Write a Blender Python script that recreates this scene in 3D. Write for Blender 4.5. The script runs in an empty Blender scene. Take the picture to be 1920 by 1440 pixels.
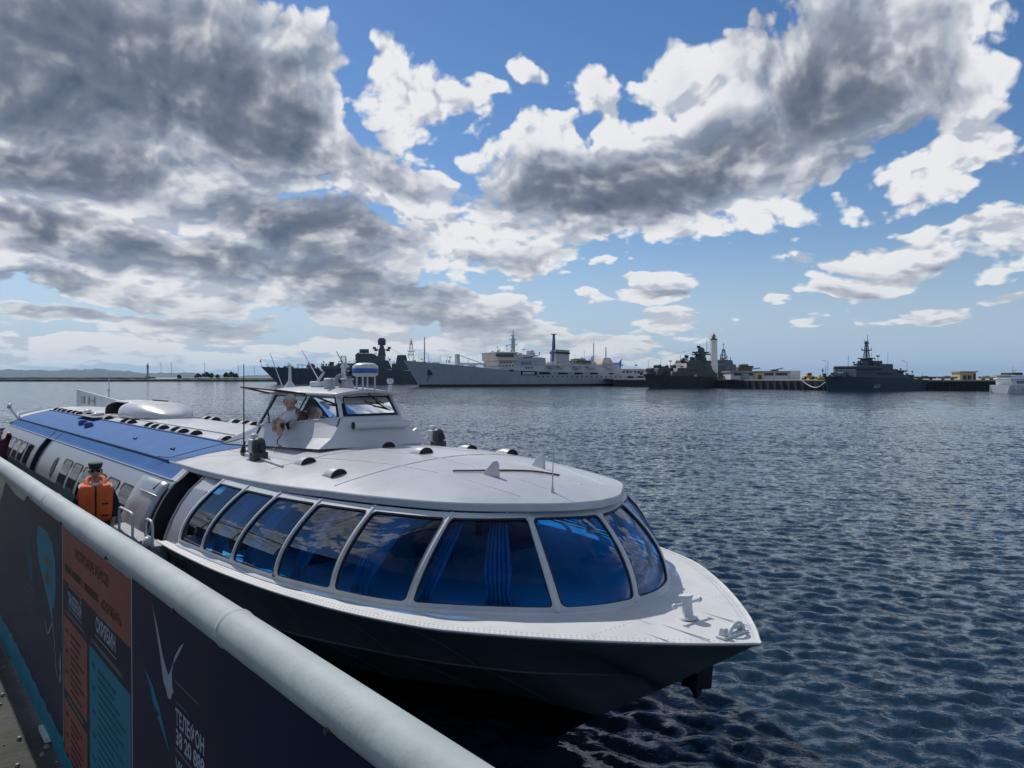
import bpy, bmesh, math, random
import numpy as np
from mathutils import Vector, Matrix
R = math.radians
HAZE = 0.00004
random.seed(7); rng = np.random.default_rng(11)
sc = bpy.context.scene
col = sc.collection

# ---------------------------------------------------------------- camera
EYE = 3.65
cam = bpy.data.objects.new('camera', bpy.data.cameras.new('camera'))
col.objects.link(cam)
cam.location = (0, 0, EYE)
cam.rotation_euler = (R(90) - math.atan(13 / 1440), 0, 0)
cam.data.sensor_width = 36
cam.data.lens = 27.0
cam.data.clip_start = 0.05
cam.data.clip_end = 60000
sc.camera = cam

# ---------------------------------------------------------------- sun, sky, exposure
SUN_AZ = -36.0      # degrees from the view direction (+Y), negative = left
SUN_EL = 47.0
sc.view_settings.view_transform = 'Standard'
sc.view_settings.look = 'None'
sc.view_settings.gamma = 1
sc.view_settings.use_curve_mapping = False
sc.view_settings.exposure = 0.0
sc.cycles.use_denoising = True
try: sc.cycles.denoiser = 'OPENIMAGEDENOISE'
except Exception: pass
sc.cycles.max_bounces = 7
sc.cycles.transparent_max_bounces = 12
sc.cycles.sample_clamp_indirect = 6.0
sc.cycles.sample_clamp_direct = 0
sc.cycles.caustics_reflective = False
sc.cycles.caustics_refractive = False

sl = bpy.data.lights.new('sun', 'SUN')
sl.energy = 3.5
sl.angle = R(0.53)
sl.color = (1.0, 0.955, 0.90)
sun = bpy.data.objects.new('sun', sl); col.objects.link(sun)
sdir = Vector((math.sin(R(SUN_AZ)) * math.cos(R(SUN_EL)), math.cos(R(SUN_AZ)) * math.cos(R(SUN_EL)), math.sin(R(SUN_EL))))
sun.rotation_euler = sdir.to_track_quat('Z', 'Y').to_euler()

world = bpy.data.worlds.new('World'); sc.world = world
world.use_nodes = True
wt = world.node_tree
for n in list(wt.nodes): wt.nodes.remove(n)

class X:
    """tiny expression builder over math nodes"""
    t = None
    def __init__(s, sock): s.s = sock
    @staticmethod
    def m(op, *a, clamp=False):
        n = X.t.nodes.new('ShaderNodeMath'); n.operation = op; n.use_clamp = clamp
        for i, v in enumerate(a):
            if isinstance(v, X): X.t.links.new(v.s, n.inputs[i])
            else: n.inputs[i].default_value = v
        return X(n.outputs[0])
    def __add__(s, o): return X.m('ADD', s, o)
    def __radd__(s, o): return X.m('ADD', o, s)
    def __sub__(s, o): return X.m('SUBTRACT', s, o)
    def __rsub__(s, o): return X.m('SUBTRACT', o, s)
    def __mul__(s, o): return X.m('MULTIPLY', s, o)
    def __rmul__(s, o): return X.m('MULTIPLY', s, o)
    def __truediv__(s, o): return X.m('DIVIDE', s, o)
    def max(s, o): return X.m('MAXIMUM', s, o)
    def min(s, o): return X.m('MINIMUM', s, o)
    def ss(s, a, b):
        n = X.t.nodes.new('ShaderNodeMapRange'); n.interpolation_type = 'SMOOTHSTEP'
        X.t.links.new(s.s, n.inputs['Value']); n.inputs['From Min'].default_value = a; n.inputs['From Max'].default_value = b
        return X(n.outputs['Result'])

def combine(t, x, y, z=0.0):
    n = t.nodes.new('ShaderNodeCombineXYZ')
    for i, v in enumerate((x, y, z)):
        if isinstance(v, X): t.links.new(v.s, n.inputs[i])
        else: n.inputs[i].default_value = v
    return n.outputs[0]

def mixc(t, f, a, b, mode='MIX'):
    n = t.nodes.new('ShaderNodeMix'); n.data_type = 'RGBA'; n.blend_type = mode; n.clamp_factor = True
    for i, v in ((0, f), (6, a), (7, b)):
        if isinstance(v, X): v = v.s
        if isinstance(v, bpy.types.NodeSocket): t.links.new(v, n.inputs[i])
        elif i == 0: n.inputs[i].default_value = v
        else: n.inputs[i].default_value = tuple(v) + ((1,) if len(v) == 3 else ())
    return n.outputs[2]
# cloud masses of the day: (azimuth, elevation) ellipses in degrees, ragged by noise in the shader
def _az(u): return math.degrees(math.atan((u - 960) / 1440))
def _el(u, v): return math.degrees(math.atan((707 - v) / math.hypot(1440, u - 960)))
# centre x, y, half sizes, weight (thickness), tilt in degrees
CLOUDS = [
    # heavy bank on the left
    (150, 130, 520, 290, 2.3, 4), (430, 200, 210, 170, 1.9, -40), (120, 300, 400, 120, 1.7, 0), (560, 180, 110, 130, 1.0, -50),
    (90, 405, 330, 62, 1.4, 0), (520, 440, 330, 95, 1.25, -12), (330, 500, 560, 80, 1.2, -3),
    (740, 205, 125, 95, .75, -20), (745, 120, 65, 42, .5, -25), (690, 330, 190, 90, .8, -25), (860, 420, 210, 95, .75, -22),
    (600, 560, 480, 50, 1.05, -5), (880, 590, 330, 55, 1.0, -12), (1120, 650, 230, 40, .6, -12),
    (90, 595, 210, 40, .95, -4), (330, 610, 230, 36, .85, 2), (620, 640, 420, 30, .8, 0), (160, 665, 600, 28, .75, 0),
    # big cloud on the right
    (1060, 330, 160, 115, 1.35, -15), (1230, 330, 260, 120, 1.5, 12), (1500, 210, 250, 190, 1.3, 30), (1640, 90, 260, 180, 1.05, 10), (1420, 60, 260, 60, .7, 15),
    (1170, 190, 110, 65, .7, -40), (1270, 160, 90, 40, .6, -20), (1010, 265, 90, 60, .7, -30), (1480, 350, 240, 50, .7, 14), (1250, 400, 250, 50, .9, 8),
    (1770, 290, 190, 90, .75, 20), (1720, 360, 240, 40, .55, 0), (1880, 280, 90, 60, .6, 0),
    (985, 148, 62, 36, .5, -15), (900, 165, 45, 18, .3, -15), (630, 110, 28, 14, .3, 0),
    (960, 465, 120, 32, .65, 4), (1125, 490, 22, 12, .3, 0),
    (1650, 480, 190, 38, .7, 4), (1730, 460, 110, 42, .6, 0), (1850, 455, 110, 55, .7, 12), (1590, 545, 95, 34, .7, 0),
    (1225, 535, 52, 26, .6, 14), (1115, 560, 48, 11, .5, 0), (1755, 575, 70, 20, .6, 10), (1670, 590, 55, 13, .5, 0), (1450, 580, 30, 9, .4, 0),
    (1370, 600, 28, 6, .4, 0), (1520, 613, 36, 6, .3, 0), (1880, 540, 45, 16, .5, 0), (1620, 595, 26, 9, .4, 0), (1260, 610, 90, 20, .45, -14),
]
# the thick parts of those clouds, whose undersides are grey
THICK = [
    (230, 140, 420, 200, 1.5, 6), (480, 190, 160, 120, 1.5, -50), (150, 310, 300, 75, 1.2, 0), (60, 420, 230, 42, 1.2, 0), (570, 430, 230, 62, 1.2, -12),
    (330, 480, 260, 40, .9, -5), (620, 520, 220, 38, 1.0, -6), (80, 520, 160, 26, .8, 0), (800, 590, 330, 30, .8, -10), (60, 590, 130, 26, .8, 0), (340, 560, 120, 20, .6, 0),
    (720, 310, 100, 45, .6, -20), (480, 600, 200, 20, .6, 0),
    (1120, 355, 210, 80, 1.5, 2), (1330, 310, 170, 75, 1.2, 20), (1530, 170, 180, 100, 1.15, 45), (1440, 60, 120, 80, .7, 30), (1700, 130, 90, 90, .6, 20), (1620, 280, 110, 50, .5, 20),
    (1690, 500, 110, 14, .5, 4), (1590, 555, 60, 14, .55, 0), (1230, 545, 30, 9, .4, 0), (960, 480, 70, 12, .4, 4), (1760, 582, 40, 8, .4, 8),
]
NFINE, NPUFF = 2.0, 1.25
X.t = wt
geo = wt.nodes.new('ShaderNodeTexCoord')
sp = wt.nodes.new('ShaderNodeSeparateXYZ'); wt.links.new(geo.outputs['Generated'], sp.inputs[0])
gx, gy, gz = (X(sp.outputs[i]) for i in range(3))
az = X.m('ARCTAN2', gx, gy) * (180 / math.pi)
el = X.m('ARCSINE', gz.max(-1.0).min(1.0)) * (180 / math.pi)
def vmath(op, *a):
    n = wt.nodes.new('ShaderNodeVectorMath'); n.operation = op
    for i, v in enumerate(a):
        if isinstance(v, X): v = v.s
        if isinstance(v, bpy.types.NodeSocket): wt.links.new(v, n.inputs[i])
        else: n.inputs[i].default_value = v
    return n
def noise(vec, scale, detail, rough, lac=2.0, dist=0.0):
    n = wt.nodes.new('ShaderNodeTexNoise'); n.noise_dimensions = '2D'; n.inputs['Scale'].default_value = scale; n.inputs['Detail'].default_value = detail
    n.inputs['Roughness'].default_value = rough; n.inputs['Lacunarity'].default_value = lac; n.inputs['Distortion'].default_value = dist
    wt.links.new(vec, n.inputs['Vector']); return n
def tex_space(a, e):       # cells shrink and flatten towards the horizon as a cloud deck does
    er = e.max(0.0) * (math.pi / 180)
    return combine(wt, a * (math.pi / 180 * 1.9), X.m('LOGARITHM', er + 0.10, math.e) * 0.95, 0.0)
def texture(a, e):
    nc = tex_space(a, e)
    nw = noise(nc, 3.1, 4, .5)
    n1 = noise(nc, 4.2, 8, .56, 2.1, .2)
    w = vmath('MULTIPLY_ADD', nw.outputs['Color'], (.16, .16, 0), nc).outputs[0]
    puff = None
    for scale, amp in ((7, .60), (16, .36), (36, .20)):
        v = wt.nodes.new('ShaderNodeTexVoronoi'); v.voronoi_dimensions = '2D'; v.feature = 'F1'; v.inputs['Scale'].default_value = scale
        wt.links.new(w, v.inputs['Vector'])
        q = X.m('MULTIPLY_ADD', X(v.outputs['Distance']), -amp, amp * .5)
        puff = q if puff is None else puff + q
    fine = X(n1.outputs['Fac']) - .5
    return fine, puff, nw
fine0, puff0, nw0 = texture(az, el)
fine1, puff1, _ = texture(az - .6, el + .9)
wob = vmath('MULTIPLY_ADD', vmath('SUBTRACT', nw0.outputs['Color'], (.5, .5, .5)).outputs[0], (9, 5, 0), combine(wt, az, el, 0)).outputs[0]
sp = wt.nodes.new('ShaderNodeSeparateXYZ'); wt.links.new(wob, sp.inputs[0])
wx, wy = X(sp.outputs[0]), X(sp.outputs[1])
V1 = combine(wt, wx * wx, wx * wy, wy * wy); V2 = combine(wt, wx, wy, 1.0)
def masses(rows, dep=None):
    v1, v2 = V1, V2
    if dep is not None:          # evaluate after the first list (keeps the shader stack small)
        v1 = vmath('MULTIPLY_ADD', dep, (0, 0, 0), V1).outputs[0]; v2 = vmath('MULTIPLY_ADD', dep, (0, 0, 0), V2).outputs[0]
    m = None
    for (u, v, rx, ry, wgt, tilt) in rows:
        a0, e0 = _az(u), _el(u, v)
        k = math.cos(R(a0)) ** 2 / 1440 * 180 / math.pi
        A, B_ = 1 / (rx * k) ** 2, 1 / (ry * k) ** 2
        c_, s_ = math.cos(R(tilt)), math.sin(R(tilt))
        qa, qb, qc = A * c_ * c_ + B_ * s_ * s_, 2 * c_ * s_ * (A - B_), A * s_ * s_ + B_ * c_ * c_
        qd, qe = -2 * qa * a0 - qb * e0, -2 * qc * e0 - qb * a0
        qf = qa * a0 * a0 + qb * a0 * e0 + qc * e0 * e0 - 1
        q = X(vmath('DOT_PRODUCT', v1, (-wgt * qa, -wgt * qb, -wgt * qc)).outputs['Value']) + X(vmath('DOT_PRODUCT', v2, (-wgt * qd, -wgt * qe, -wgt * qf)).outputs['Value'])
        m = q.max(-1.5) if m is None else m.max(q)
    return m
M = masses(CLOUDS)
S = masses(THICK, M)
# the same broken cumulus goes on over the rest of the sky
ng = wt.nodes.new('ShaderNodeTexNoise'); ng.inputs['Scale'].default_value = 1.9; ng.inputs['Detail'].default_value = 2.0; ng.inputs['Roughness'].default_value = .45
wt.links.new(vmath('MULTIPLY_ADD', geo.outputs['Generated'], (1, 1, 2.2), (4.1, 2.3, 7.7)).outputs[0], ng.inputs['Vector'])
inview = (1.0 - X.m('ABSOLUTE', az).ss(33.0, 42.0)) * (1.0 - el.ss(25.0, 32.0))
G_ = X(ng.outputs['Fac']) * 5.0 - 2.35 - inview * 6.0
M = M.max(G_); S = S.max(G_ * .8 - .25)
N0 = fine0 * NFINE + puff0 * NPUFF
N1 = fine1 * NFINE + puff1 * NPUFF
D0 = M + N0 - .17
SKY = 0.09
sky = wt.nodes.new('ShaderNodeTexSky'); sky.sky_type = 'NISHITA'; sky.sun_disc = False
sky.sun_elevation = R(SUN_EL); sky.sun_rotation = R(SUN_AZ)
sky.air_density = 1.0; sky.dust_density = 0.15; sky.ozone_density = 1.2; sky.altitude = 0
K = 1 / SKY
hs = wt.nodes.new('ShaderNodeHueSaturation'); hs.inputs['Saturation'].default_value = 1.30; hs.inputs['Value'].default_value = 1.0
wt.links.new(sky.outputs[0], hs.inputs['Color']); hs = [hs, mixc(wt, 1.0, hs.outputs[0], (1.0, .93, 1.0), 'MULTIPLY')]
skyc = mixc(wt, (1.0 - el.ss(-1.0, 10.0)) * .97, hs[1], (.34 * K, .49 * K, .70 * K))
alpha = D0.ss(-.02, .28)
T = S.max(-.6) * .85 + M.min(1.0) * .25 + N0 * .42 + .06                      # optical thickness, smoother than the outline
lit = N0 - N1
bright = (.83 * K, .84 * K, .86 * K); mid = (.40 * K, .44 * K, .52 * K); grey = (.145 * K, .175 * K, .24 * K)
c1 = mixc(wt, T.ss(-.30, .55), bright, mid)
c2 = mixc(wt, T.ss(.50, 1.35), c1, grey)
soft = 1.0 - T.ss(.5, 1.6) * .6
shade = lit * soft * 1.25 + puff0 * .35 * soft
c3 = mixc(wt, shade.ss(.0, .8) * .75, mixc(wt, shade.ss(-.50, .10), mixc(wt, 1.0, c2, (.56, .61, .70), 'MULTIPLY'), c2), bright)
# far clouds low down are seen through a long path of bright air
far = (1.0 - el.ss(0.5, 9.0)) * .42
c4 = mixc(wt, far, c3, (.60 * K, .64 * K, .65 * K))
final = mixc(wt, alpha * (1.0 - (1.0 - el.ss(-1.0, 3.0)) * .45), skyc, c4)
bg = wt.nodes.new('ShaderNodeBackground'); wt.links.new(final, bg.inputs['Color']); bg.inputs['Strength'].default_value = SKY
wo = wt.nodes.new('ShaderNodeOutputWorld'); wt.links.new(bg.outputs[0], wo.inputs['Surface'])
world.cycles.sampling_method = 'MANUAL'; world.cycles.sample_map_resolution = 512
# ---------------------------------------------------------------- helpers
class MB:
    """collects geometry for ONE mesh object"""
    def __init__(s): s.v = []; s.f = []; s.sm = []
    def add(s, vs, fs, smooth=False):
        o = len(s.v); s.v += [tuple(map(float, p)) for p in vs]; s.f += [tuple(i + o for i in f) for f in fs]; s.sm += [smooth] * len(fs); return s
    def box(s, c, size, rot=None):
        hx, hy, hz = (q / 2 for q in size)
        vs = [Vector((x, y, z)) for x in (-hx, hx) for y in (-hy, hy) for z in (-hz, hz)]
        if rot is not None:
            m = rot if isinstance(rot, Matrix) else Matrix.Rotation(rot, 3, 'Z'); vs = [m @ q for q in vs]
        vs = [q + Vector(c) for q in vs]
        return s.add(vs, [(0, 1, 3, 2), (4, 6, 7, 5), (0, 4, 5, 1), (2, 3, 7, 6), (0, 2, 6, 4), (1, 5, 7, 3)])
    def hexa(s, bot, top, smooth=False):       # two rings of n points
        n = len(bot)
        return s.add(list(bot) + list(top), [tuple(range(n))[::-1], tuple(range(n, 2 * n))] + [(i, (i + 1) % n, n + (i + 1) % n, n + i) for i in range(n)], smooth)
    def prism(s, pts, axis, a, b):             # 2D outline extruded along an axis
        def p3(p, w): return {'x': (w, p[0], p[1]), 'y': (p[0], w, p[1]), 'z': (p[0], p[1], w)}[axis]
        return s.hexa([p3(p, a) for p in pts], [p3(p, b) for p in pts])
    def tube(s, path, r, n=8, cap=True, smooth=True, closed=False):
        P = [Vector(p) for p in path]; rs = r if isinstance(r, (list, tuple)) else [r] * len(P)
        rings = []; prev = None
        for i, p in enumerate(P):
            if closed: t = P[(i + 1) % len(P)] - P[i - 1]
            else: t = (P[min(i + 1, len(P) - 1)] - P[max(i - 1, 0)])
            t.normalize()
            if prev is None:
                a = Vector((0, 0, 1)) if abs(t.z) < .9 else Vector((1, 0, 0)); x = t.cross(a).normalized()
            else: x = (prev - t * prev.dot(t)).normalized()
            prev = x; y = t.cross(x)
            rings.append([p + (x * math.cos(k * 2 * math.pi / n) + y * math.sin(k * 2 * math.pi / n)) * rs[i] for k in range(n)])
        vs = [q for rg in rings for q in rg]; fs = []
        m = len(P)
        for i in range(m if closed else m - 1):
            j = (i + 1) % m
            fs += [(i * n + k, i * n + (k + 1) % n, j * n + (k + 1) % n, j * n + k) for k in range(n)]
        s.add(vs, fs, smooth)
        if cap and not closed:
            s.add(rings[0], [tuple(range(n))[::-1]]); s.add(rings[-1], [tuple(range(n))])
        return s
    def lathe(s, prof, c=(0, 0, 0), axis=(0, 0, 1), n=16, smooth=True):    # (radius, height) along axis
        q = Vector(axis).to_track_quat('Z', 'Y'); vs = []; fs = []
        for (r, h) in prof:
            for k in range(n):
                a = 2 * math.pi * k / n; vs.append(q @ Vector((r * math.cos(a), r * math.sin(a), h)) + Vector(c))
        for i in range(len(prof) - 1):
            fs += [(i * n + k, i * n + (k + 1) % n, (i + 1) * n + (k + 1) % n, (i + 1) * n + k) for k in range(n)]
        s.add(vs, fs, smooth)
        s.add(vs[:n], [tuple(range(n))[::-1]]); s.add(vs[-n:], [tuple(range(n))]); return s
    def grid(s, fn, us, vs_, smooth=True, flip=False):
        nu, nv = len(us), len(vs_)
        pts = [fn(u, v) for u in us for v in vs_]
        fs = [(i * nv + j, (i + 1) * nv + j, (i + 1) * nv + j + 1, i * nv + j + 1) for i in range(nu - 1) for j in range(nv - 1)]
        if flip: fs = [f[::-1] for f in fs]
        return s.add(pts, fs, smooth)
    def ring(s, inner, outer, smooth=True):    # strip between two closed loops
        n = len(inner); return s.add(list(inner) + list(outer), [(i, (i + 1) % n, n + (i + 1) % n, n + i) for i in range(n)], smooth)
    def build(s, name, mat, parent=None, loc=None):
        me = bpy.data.meshes.new(name); me.from_pydata(s.v, [], s.f)
        me.polygons.foreach_set('use_smooth', s.sm)
        me.materials.append(mat); me.update()
        o = bpy.data.objects.new(name, me); col.objects.link(o)
        if parent is not None: o.parent = parent
        if loc is not None: o.location = loc
        return o

def recalc(o):
    bm = bmesh.new(); bm.from_mesh(o.data); bmesh.ops.recalc_face_normals(bm, faces=bm.faces); bm.to_mesh(o.data); bm.free(); return o
def bevel(o, w=.01, seg=2):
    m = o.modifiers.new('bevel', 'BEVEL'); m.width = w; m.segments = seg; m.limit_method = 'ANGLE'; m.angle_limit = R(40); return o
def solid(o, th, off=-1):
    m = o.modifiers.new('solid', 'SOLIDIFY'); m.thickness = th; m.offset = off; return o
def tag(o, label=None, cat=None, group=None, kind=None):
    if label: o['label'] = label
    if cat: o['category'] = cat
    if group: o['group'] = group
    if kind: o['kind'] = kind
    return o
def thing(name, label, cat, loc=(0, 0, 0), rz=0, group=None):
    o = bpy.data.objects.new(name, None); col.objects.link(o); o.empty_display_size = .1
    o.location = loc; o.rotation_euler = (0, 0, rz); return tag(o, label, cat, group)
def copy_tree(o, parent=None):
    c = o.copy(); col.objects.link(c); c.parent = parent
    for ch in list(o.children): copy_tree(ch, c)
    return c

def curve1(pts):
    """monotone cubic interpolation through (x, y) points"""
    xs = np.array([p[0] for p in pts], float); ys = np.array([p[1] for p in pts], float)
    h = np.diff(xs); d = np.diff(ys) / h; m = np.zeros(len(xs)); m[0], m[-1] = d[0], d[-1]
    for i in range(1, len(xs) - 1):
        m[i] = 0 if d[i - 1] * d[i] <= 0 else 2 * d[i - 1] * d[i] / (d[i - 1] + d[i])
    def f(x):
        x = min(max(x, xs[0]), xs[-1]); i = min(max(int(np.searchsorted(xs, x)) - 1, 0), len(xs) - 2); t = (x - xs[i]) / h[i]
        return float((1 + 2 * t) * (1 - t) ** 2 * ys[i] + t * (1 - t) ** 2 * h[i] * m[i] + t * t * (3 - 2 * t) * ys[i + 1] + t * t * (t - 1) * h[i] * m[i + 1])
    return f
def catmull(P):
    P = [Vector(p) for p in P]
    def f(u):
        i = min(max(int(math.floor(u)), 0), len(P) - 2); t = u - i
        a = P[i - 1] if i > 0 else P[0] * 2 - P[1]; b, c = P[i], P[i + 1]; d = P[i + 2] if i + 2 < len(P) else c * 2 - b
        return .5 * ((2 * b) + (c - a) * t + (2 * a - 5 * b + 4 * c - d) * t * t + (3 * b - a - 3 * c + d) * t ** 3)
    return f

# ---------------------------------------------------------------- materials
def mat(name, color, rough=.5, metal=0.0, var=.06, vscale=3.0, bump=0.0, bscale=40.0, coat=0.0, dirt=0.0, dirt_col=(.10, .09, .07), spec=.5, rvar=.0, streak=False):
    m = bpy.data.materials.new(name); m.use_nodes = True; t = m.node_tree; b = t.nodes['Principled BSDF']
    b.inputs['Roughness'].default_value = rough; b.inputs['Metallic'].default_value = metal; b.inputs['Specular IOR Level'].default_value = spec
    b.inputs['Coat Weight'].default_value = coat
    X.t = t
    tc = t.nodes.new('ShaderNodeTexCoord')
    def noise(scale, detail=5, rough_=.6, vec=None):
        n = t.nodes.new('ShaderNodeTexNoise'); n.inputs['Scale'].default_value = scale; n.inputs['Detail'].default_value = detail; n.inputs['Roughness'].default_value = rough_
        t.links.new(vec if vec is not None else tc.outputs['Object'], n.inputs['Vector']); return X(n.outputs['Fac'])
    c = tuple(color) + (1,)
    if var or dirt:
        n1 = noise(vscale)
        f = n1.ss(.3, .7)
        lo = tuple(max(0, q * (1 - var)) for q in color); hi = tuple(min(1, q * (1 + var)) for q in color)
        cs = mixc(t, f, lo, hi)
        if dirt:
            if streak:
                mp = t.nodes.new('ShaderNodeMapping'); mp.inputs['Scale'].default_value = (1, 1, .12); t.links.new(tc.outputs['Object'], mp.inputs['Vector'])
                n2 = noise(vscale * 3.3, 7, .65, mp.outputs[0])
            else: n2 = noise(vscale * 2.3, 8, .68)
            cs = mixc(t, n2.ss(.48, .78) * dirt, cs, dirt_col)
        t.links.new(cs, b.inputs['Base Color'])
    else: b.inputs['Base Color'].default_value = c
    if rvar:
        t.links.new((noise(vscale * 1.7, 6) * (2 * rvar) + (rough - rvar)).s, b.inputs['Roughness'])
    if bump:
        bn = t.nodes.new('ShaderNodeBump'); bn.inputs['Strength'].default_value = bump; bn.inputs['Distance'].default_value = .01
        t.links.new(noise(bscale, 4).s, bn.inputs['Height']); t.links.new(bn.outputs[0], b.inputs['Normal'])
    return m

def glass_mat(name, tint, refl=.06, rough=.01, ior=1.5, k=1.0):
    m = bpy.data.materials.new(name); m.use_nodes = True; t = m.node_tree; t.nodes.clear()
    tr = t.nodes.new('ShaderNodeBsdfTransparent'); tr.inputs[0].default_value = tuple(tint) + (1,)
    gl = t.nodes.new('ShaderNodeBsdfGlossy'); gl.inputs['Roughness'].default_value = rough; gl.inputs['Color'].default_value = (.92, .96, 1, 1)
    fr = t.nodes.new('ShaderNodeFresnel'); fr.inputs['IOR'].default_value = ior
    mx = t.nodes.new('ShaderNodeMixShader'); out = t.nodes.new('ShaderNodeOutputMaterial')
    X.t = t; f = X.m('MULTIPLY_ADD', X(fr.outputs[0]), k, refl, clamp=True)
    t.links.new(f.s, mx.inputs[0]); t.links.new(tr.outputs[0], mx.inputs[1]); t.links.new(gl.outputs[0], mx.inputs[2]); t.links.new(mx.outputs[0], out.inputs['Surface'])
    return m

MT = dict(
    white=mat('white_paint', (.54, .56, .585), .36, var=.05, vscale=1.3, dirt=.22, dirt_col=(.42, .40, .35), bump=.08, bscale=3, rvar=.08, coat=.25),
    roofwhite=mat('white_roof_paint', (.45, .47, .49), .33, var=.09, vscale=.7, dirt=.62, dirt_col=(.33, .33, .315), bump=.7, bscale=1.3, rvar=.10, coat=.15),
    deckwhite=mat('white_deck_paint', (.58, .59, .585), .55, var=.06, vscale=2, dirt=.42, dirt_col=(.42, .40, .36), bump=.15, bscale=9),
    framegrey=mat('pale_grey_frame', (.56, .60, .64), .42, var=.05, vscale=4, dirt=.12, dirt_col=(.2, .2, .19)),
    silver=mat('silver_side_paint', (.33, .345, .37), .33, metal=.25, var=.05, vscale=1.1, dirt=.22, dirt_col=(.25, .24, .22), bump=.12, bscale=2.2, streak=True),
    blue=mat('blue_roof_paint', (.034, .125, .33), .75, spec=.12, var=.06, vscale=1.2, dirt=.12, dirt_col=(.2, .3, .45), bump=.12, bscale=2.5),
    navy=mat('navy_trim_paint', (.012, .05, .20), .4, var=.1),
    hull=mat('dark_green_hull_paint', (.150, .185, .180), .5, spec=.25, var=.2, vscale=1.0, dirt=.35, dirt_col=(.20, .22, .20), bump=.10, bscale=1.6, rvar=.08, streak=True),
    boot=mat('black_bottom_paint', (.006, .008, .011), .42, var=.2, vscale=1.5, dirt=.3, dirt_col=(.02, .025, .02), bump=.1, bscale=5),
    black=mat('black_rubber', (.012, .012, .014), .55, var=.2),
    darkmetal=mat('dark_metal', (.045, .05, .055), .5, metal=.3, var=.2, vscale=6),
    steel=mat('worn_steel', (.38, .39, .40), .38, metal=.7, var=.1, vscale=8, dirt=.3),
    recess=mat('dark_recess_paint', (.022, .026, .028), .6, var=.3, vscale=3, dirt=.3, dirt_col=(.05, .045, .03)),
    rope=mat('dark_rope', (.04, .035, .03), .9, var=.3, vscale=60),
    interior=mat('cabin_lining', (.36, .38, .40), .8, var=.1),
    seat=mat('seat_fabric', (.05, .08, .16), .9, var=.2, vscale=8),
    redseat=mat('red_jacket_fabric', (.35, .04, .03), .85, var=.2, vscale=8),
    curtain=mat('pale_curtain', (.27, .34, .40), .9, var=.08, vscale=6),
    rail=mat('galvanised_rail_paint', (.37, .42, .42), .66, spec=.25, var=.10, vscale=5, dirt=.45, dirt_col=(.22, .25, .25), bump=.10, bscale=90),
)
MT['cabinglass'] = glass_mat('blue_tinted_glass', (.11, .47, .84), .0, .012, 1.45, .16)
MT['clearglass'] = glass_mat('clear_glass', (.80, .86, .90), .03, .008)
MT['sideglass'] = mat('dark_window_glass', (.012, .018, .028), .05, var=0, spec=.3)
# ---------------------------------------------------------------- water
def wave_field(xy, spacing):
    """wind chop as a sum of directional waves; components shorter than the grid can carry fade out"""
    n = 96; r = np.random.default_rng(5)
    lam = np.exp(np.linspace(math.log(.16), math.log(6.5), n)) * r.uniform(.93, 1.07, n)
    ang = R(-104) + r.normal(0, R(34), n) * (1.25 - .45 * np.linspace(0, 1, n))
    k = 2 * np.pi / lam; ph = r.uniform(0, 2 * np.pi, n)
    slope = .060 * np.exp(-((np.log(lam) - math.log(.36)) / .72) ** 2) + .0045
    a = slope / k
    z = np.zeros(len(xy)); dx = np.zeros(len(xy)); dy = np.zeros(len(xy))
    # gusts: patches of rougher and calmer water
    gx = .5 + .5 * np.sin(xy[:, 0] * .21 + 1.3 * np.sin(xy[:, 1] * .13)) * np.sin(xy[:, 1] * .17 + 1.1 * np.sin(xy[:, 0] * .09 + 2))
    gust = .75 + .5 * gx
    for i in range(n):
        c, s = math.cos(ang[i]), math.sin(ang[i])
        w = np.clip((lam[i] / spacing - 2.2) / 2.2, 0, 1)
        p = k[i] * (c * xy[:, 0] + s * xy[:, 1]) + ph[i]
        z += w * a[i] * np.sin(p); q = w * a[i] * np.cos(p) * .85
        dx -= c * q; dy -= s * q
    return np.stack([xy[:, 0] + dx * gust, xy[:, 1] + dy * gust, z * gust], 1)

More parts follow.
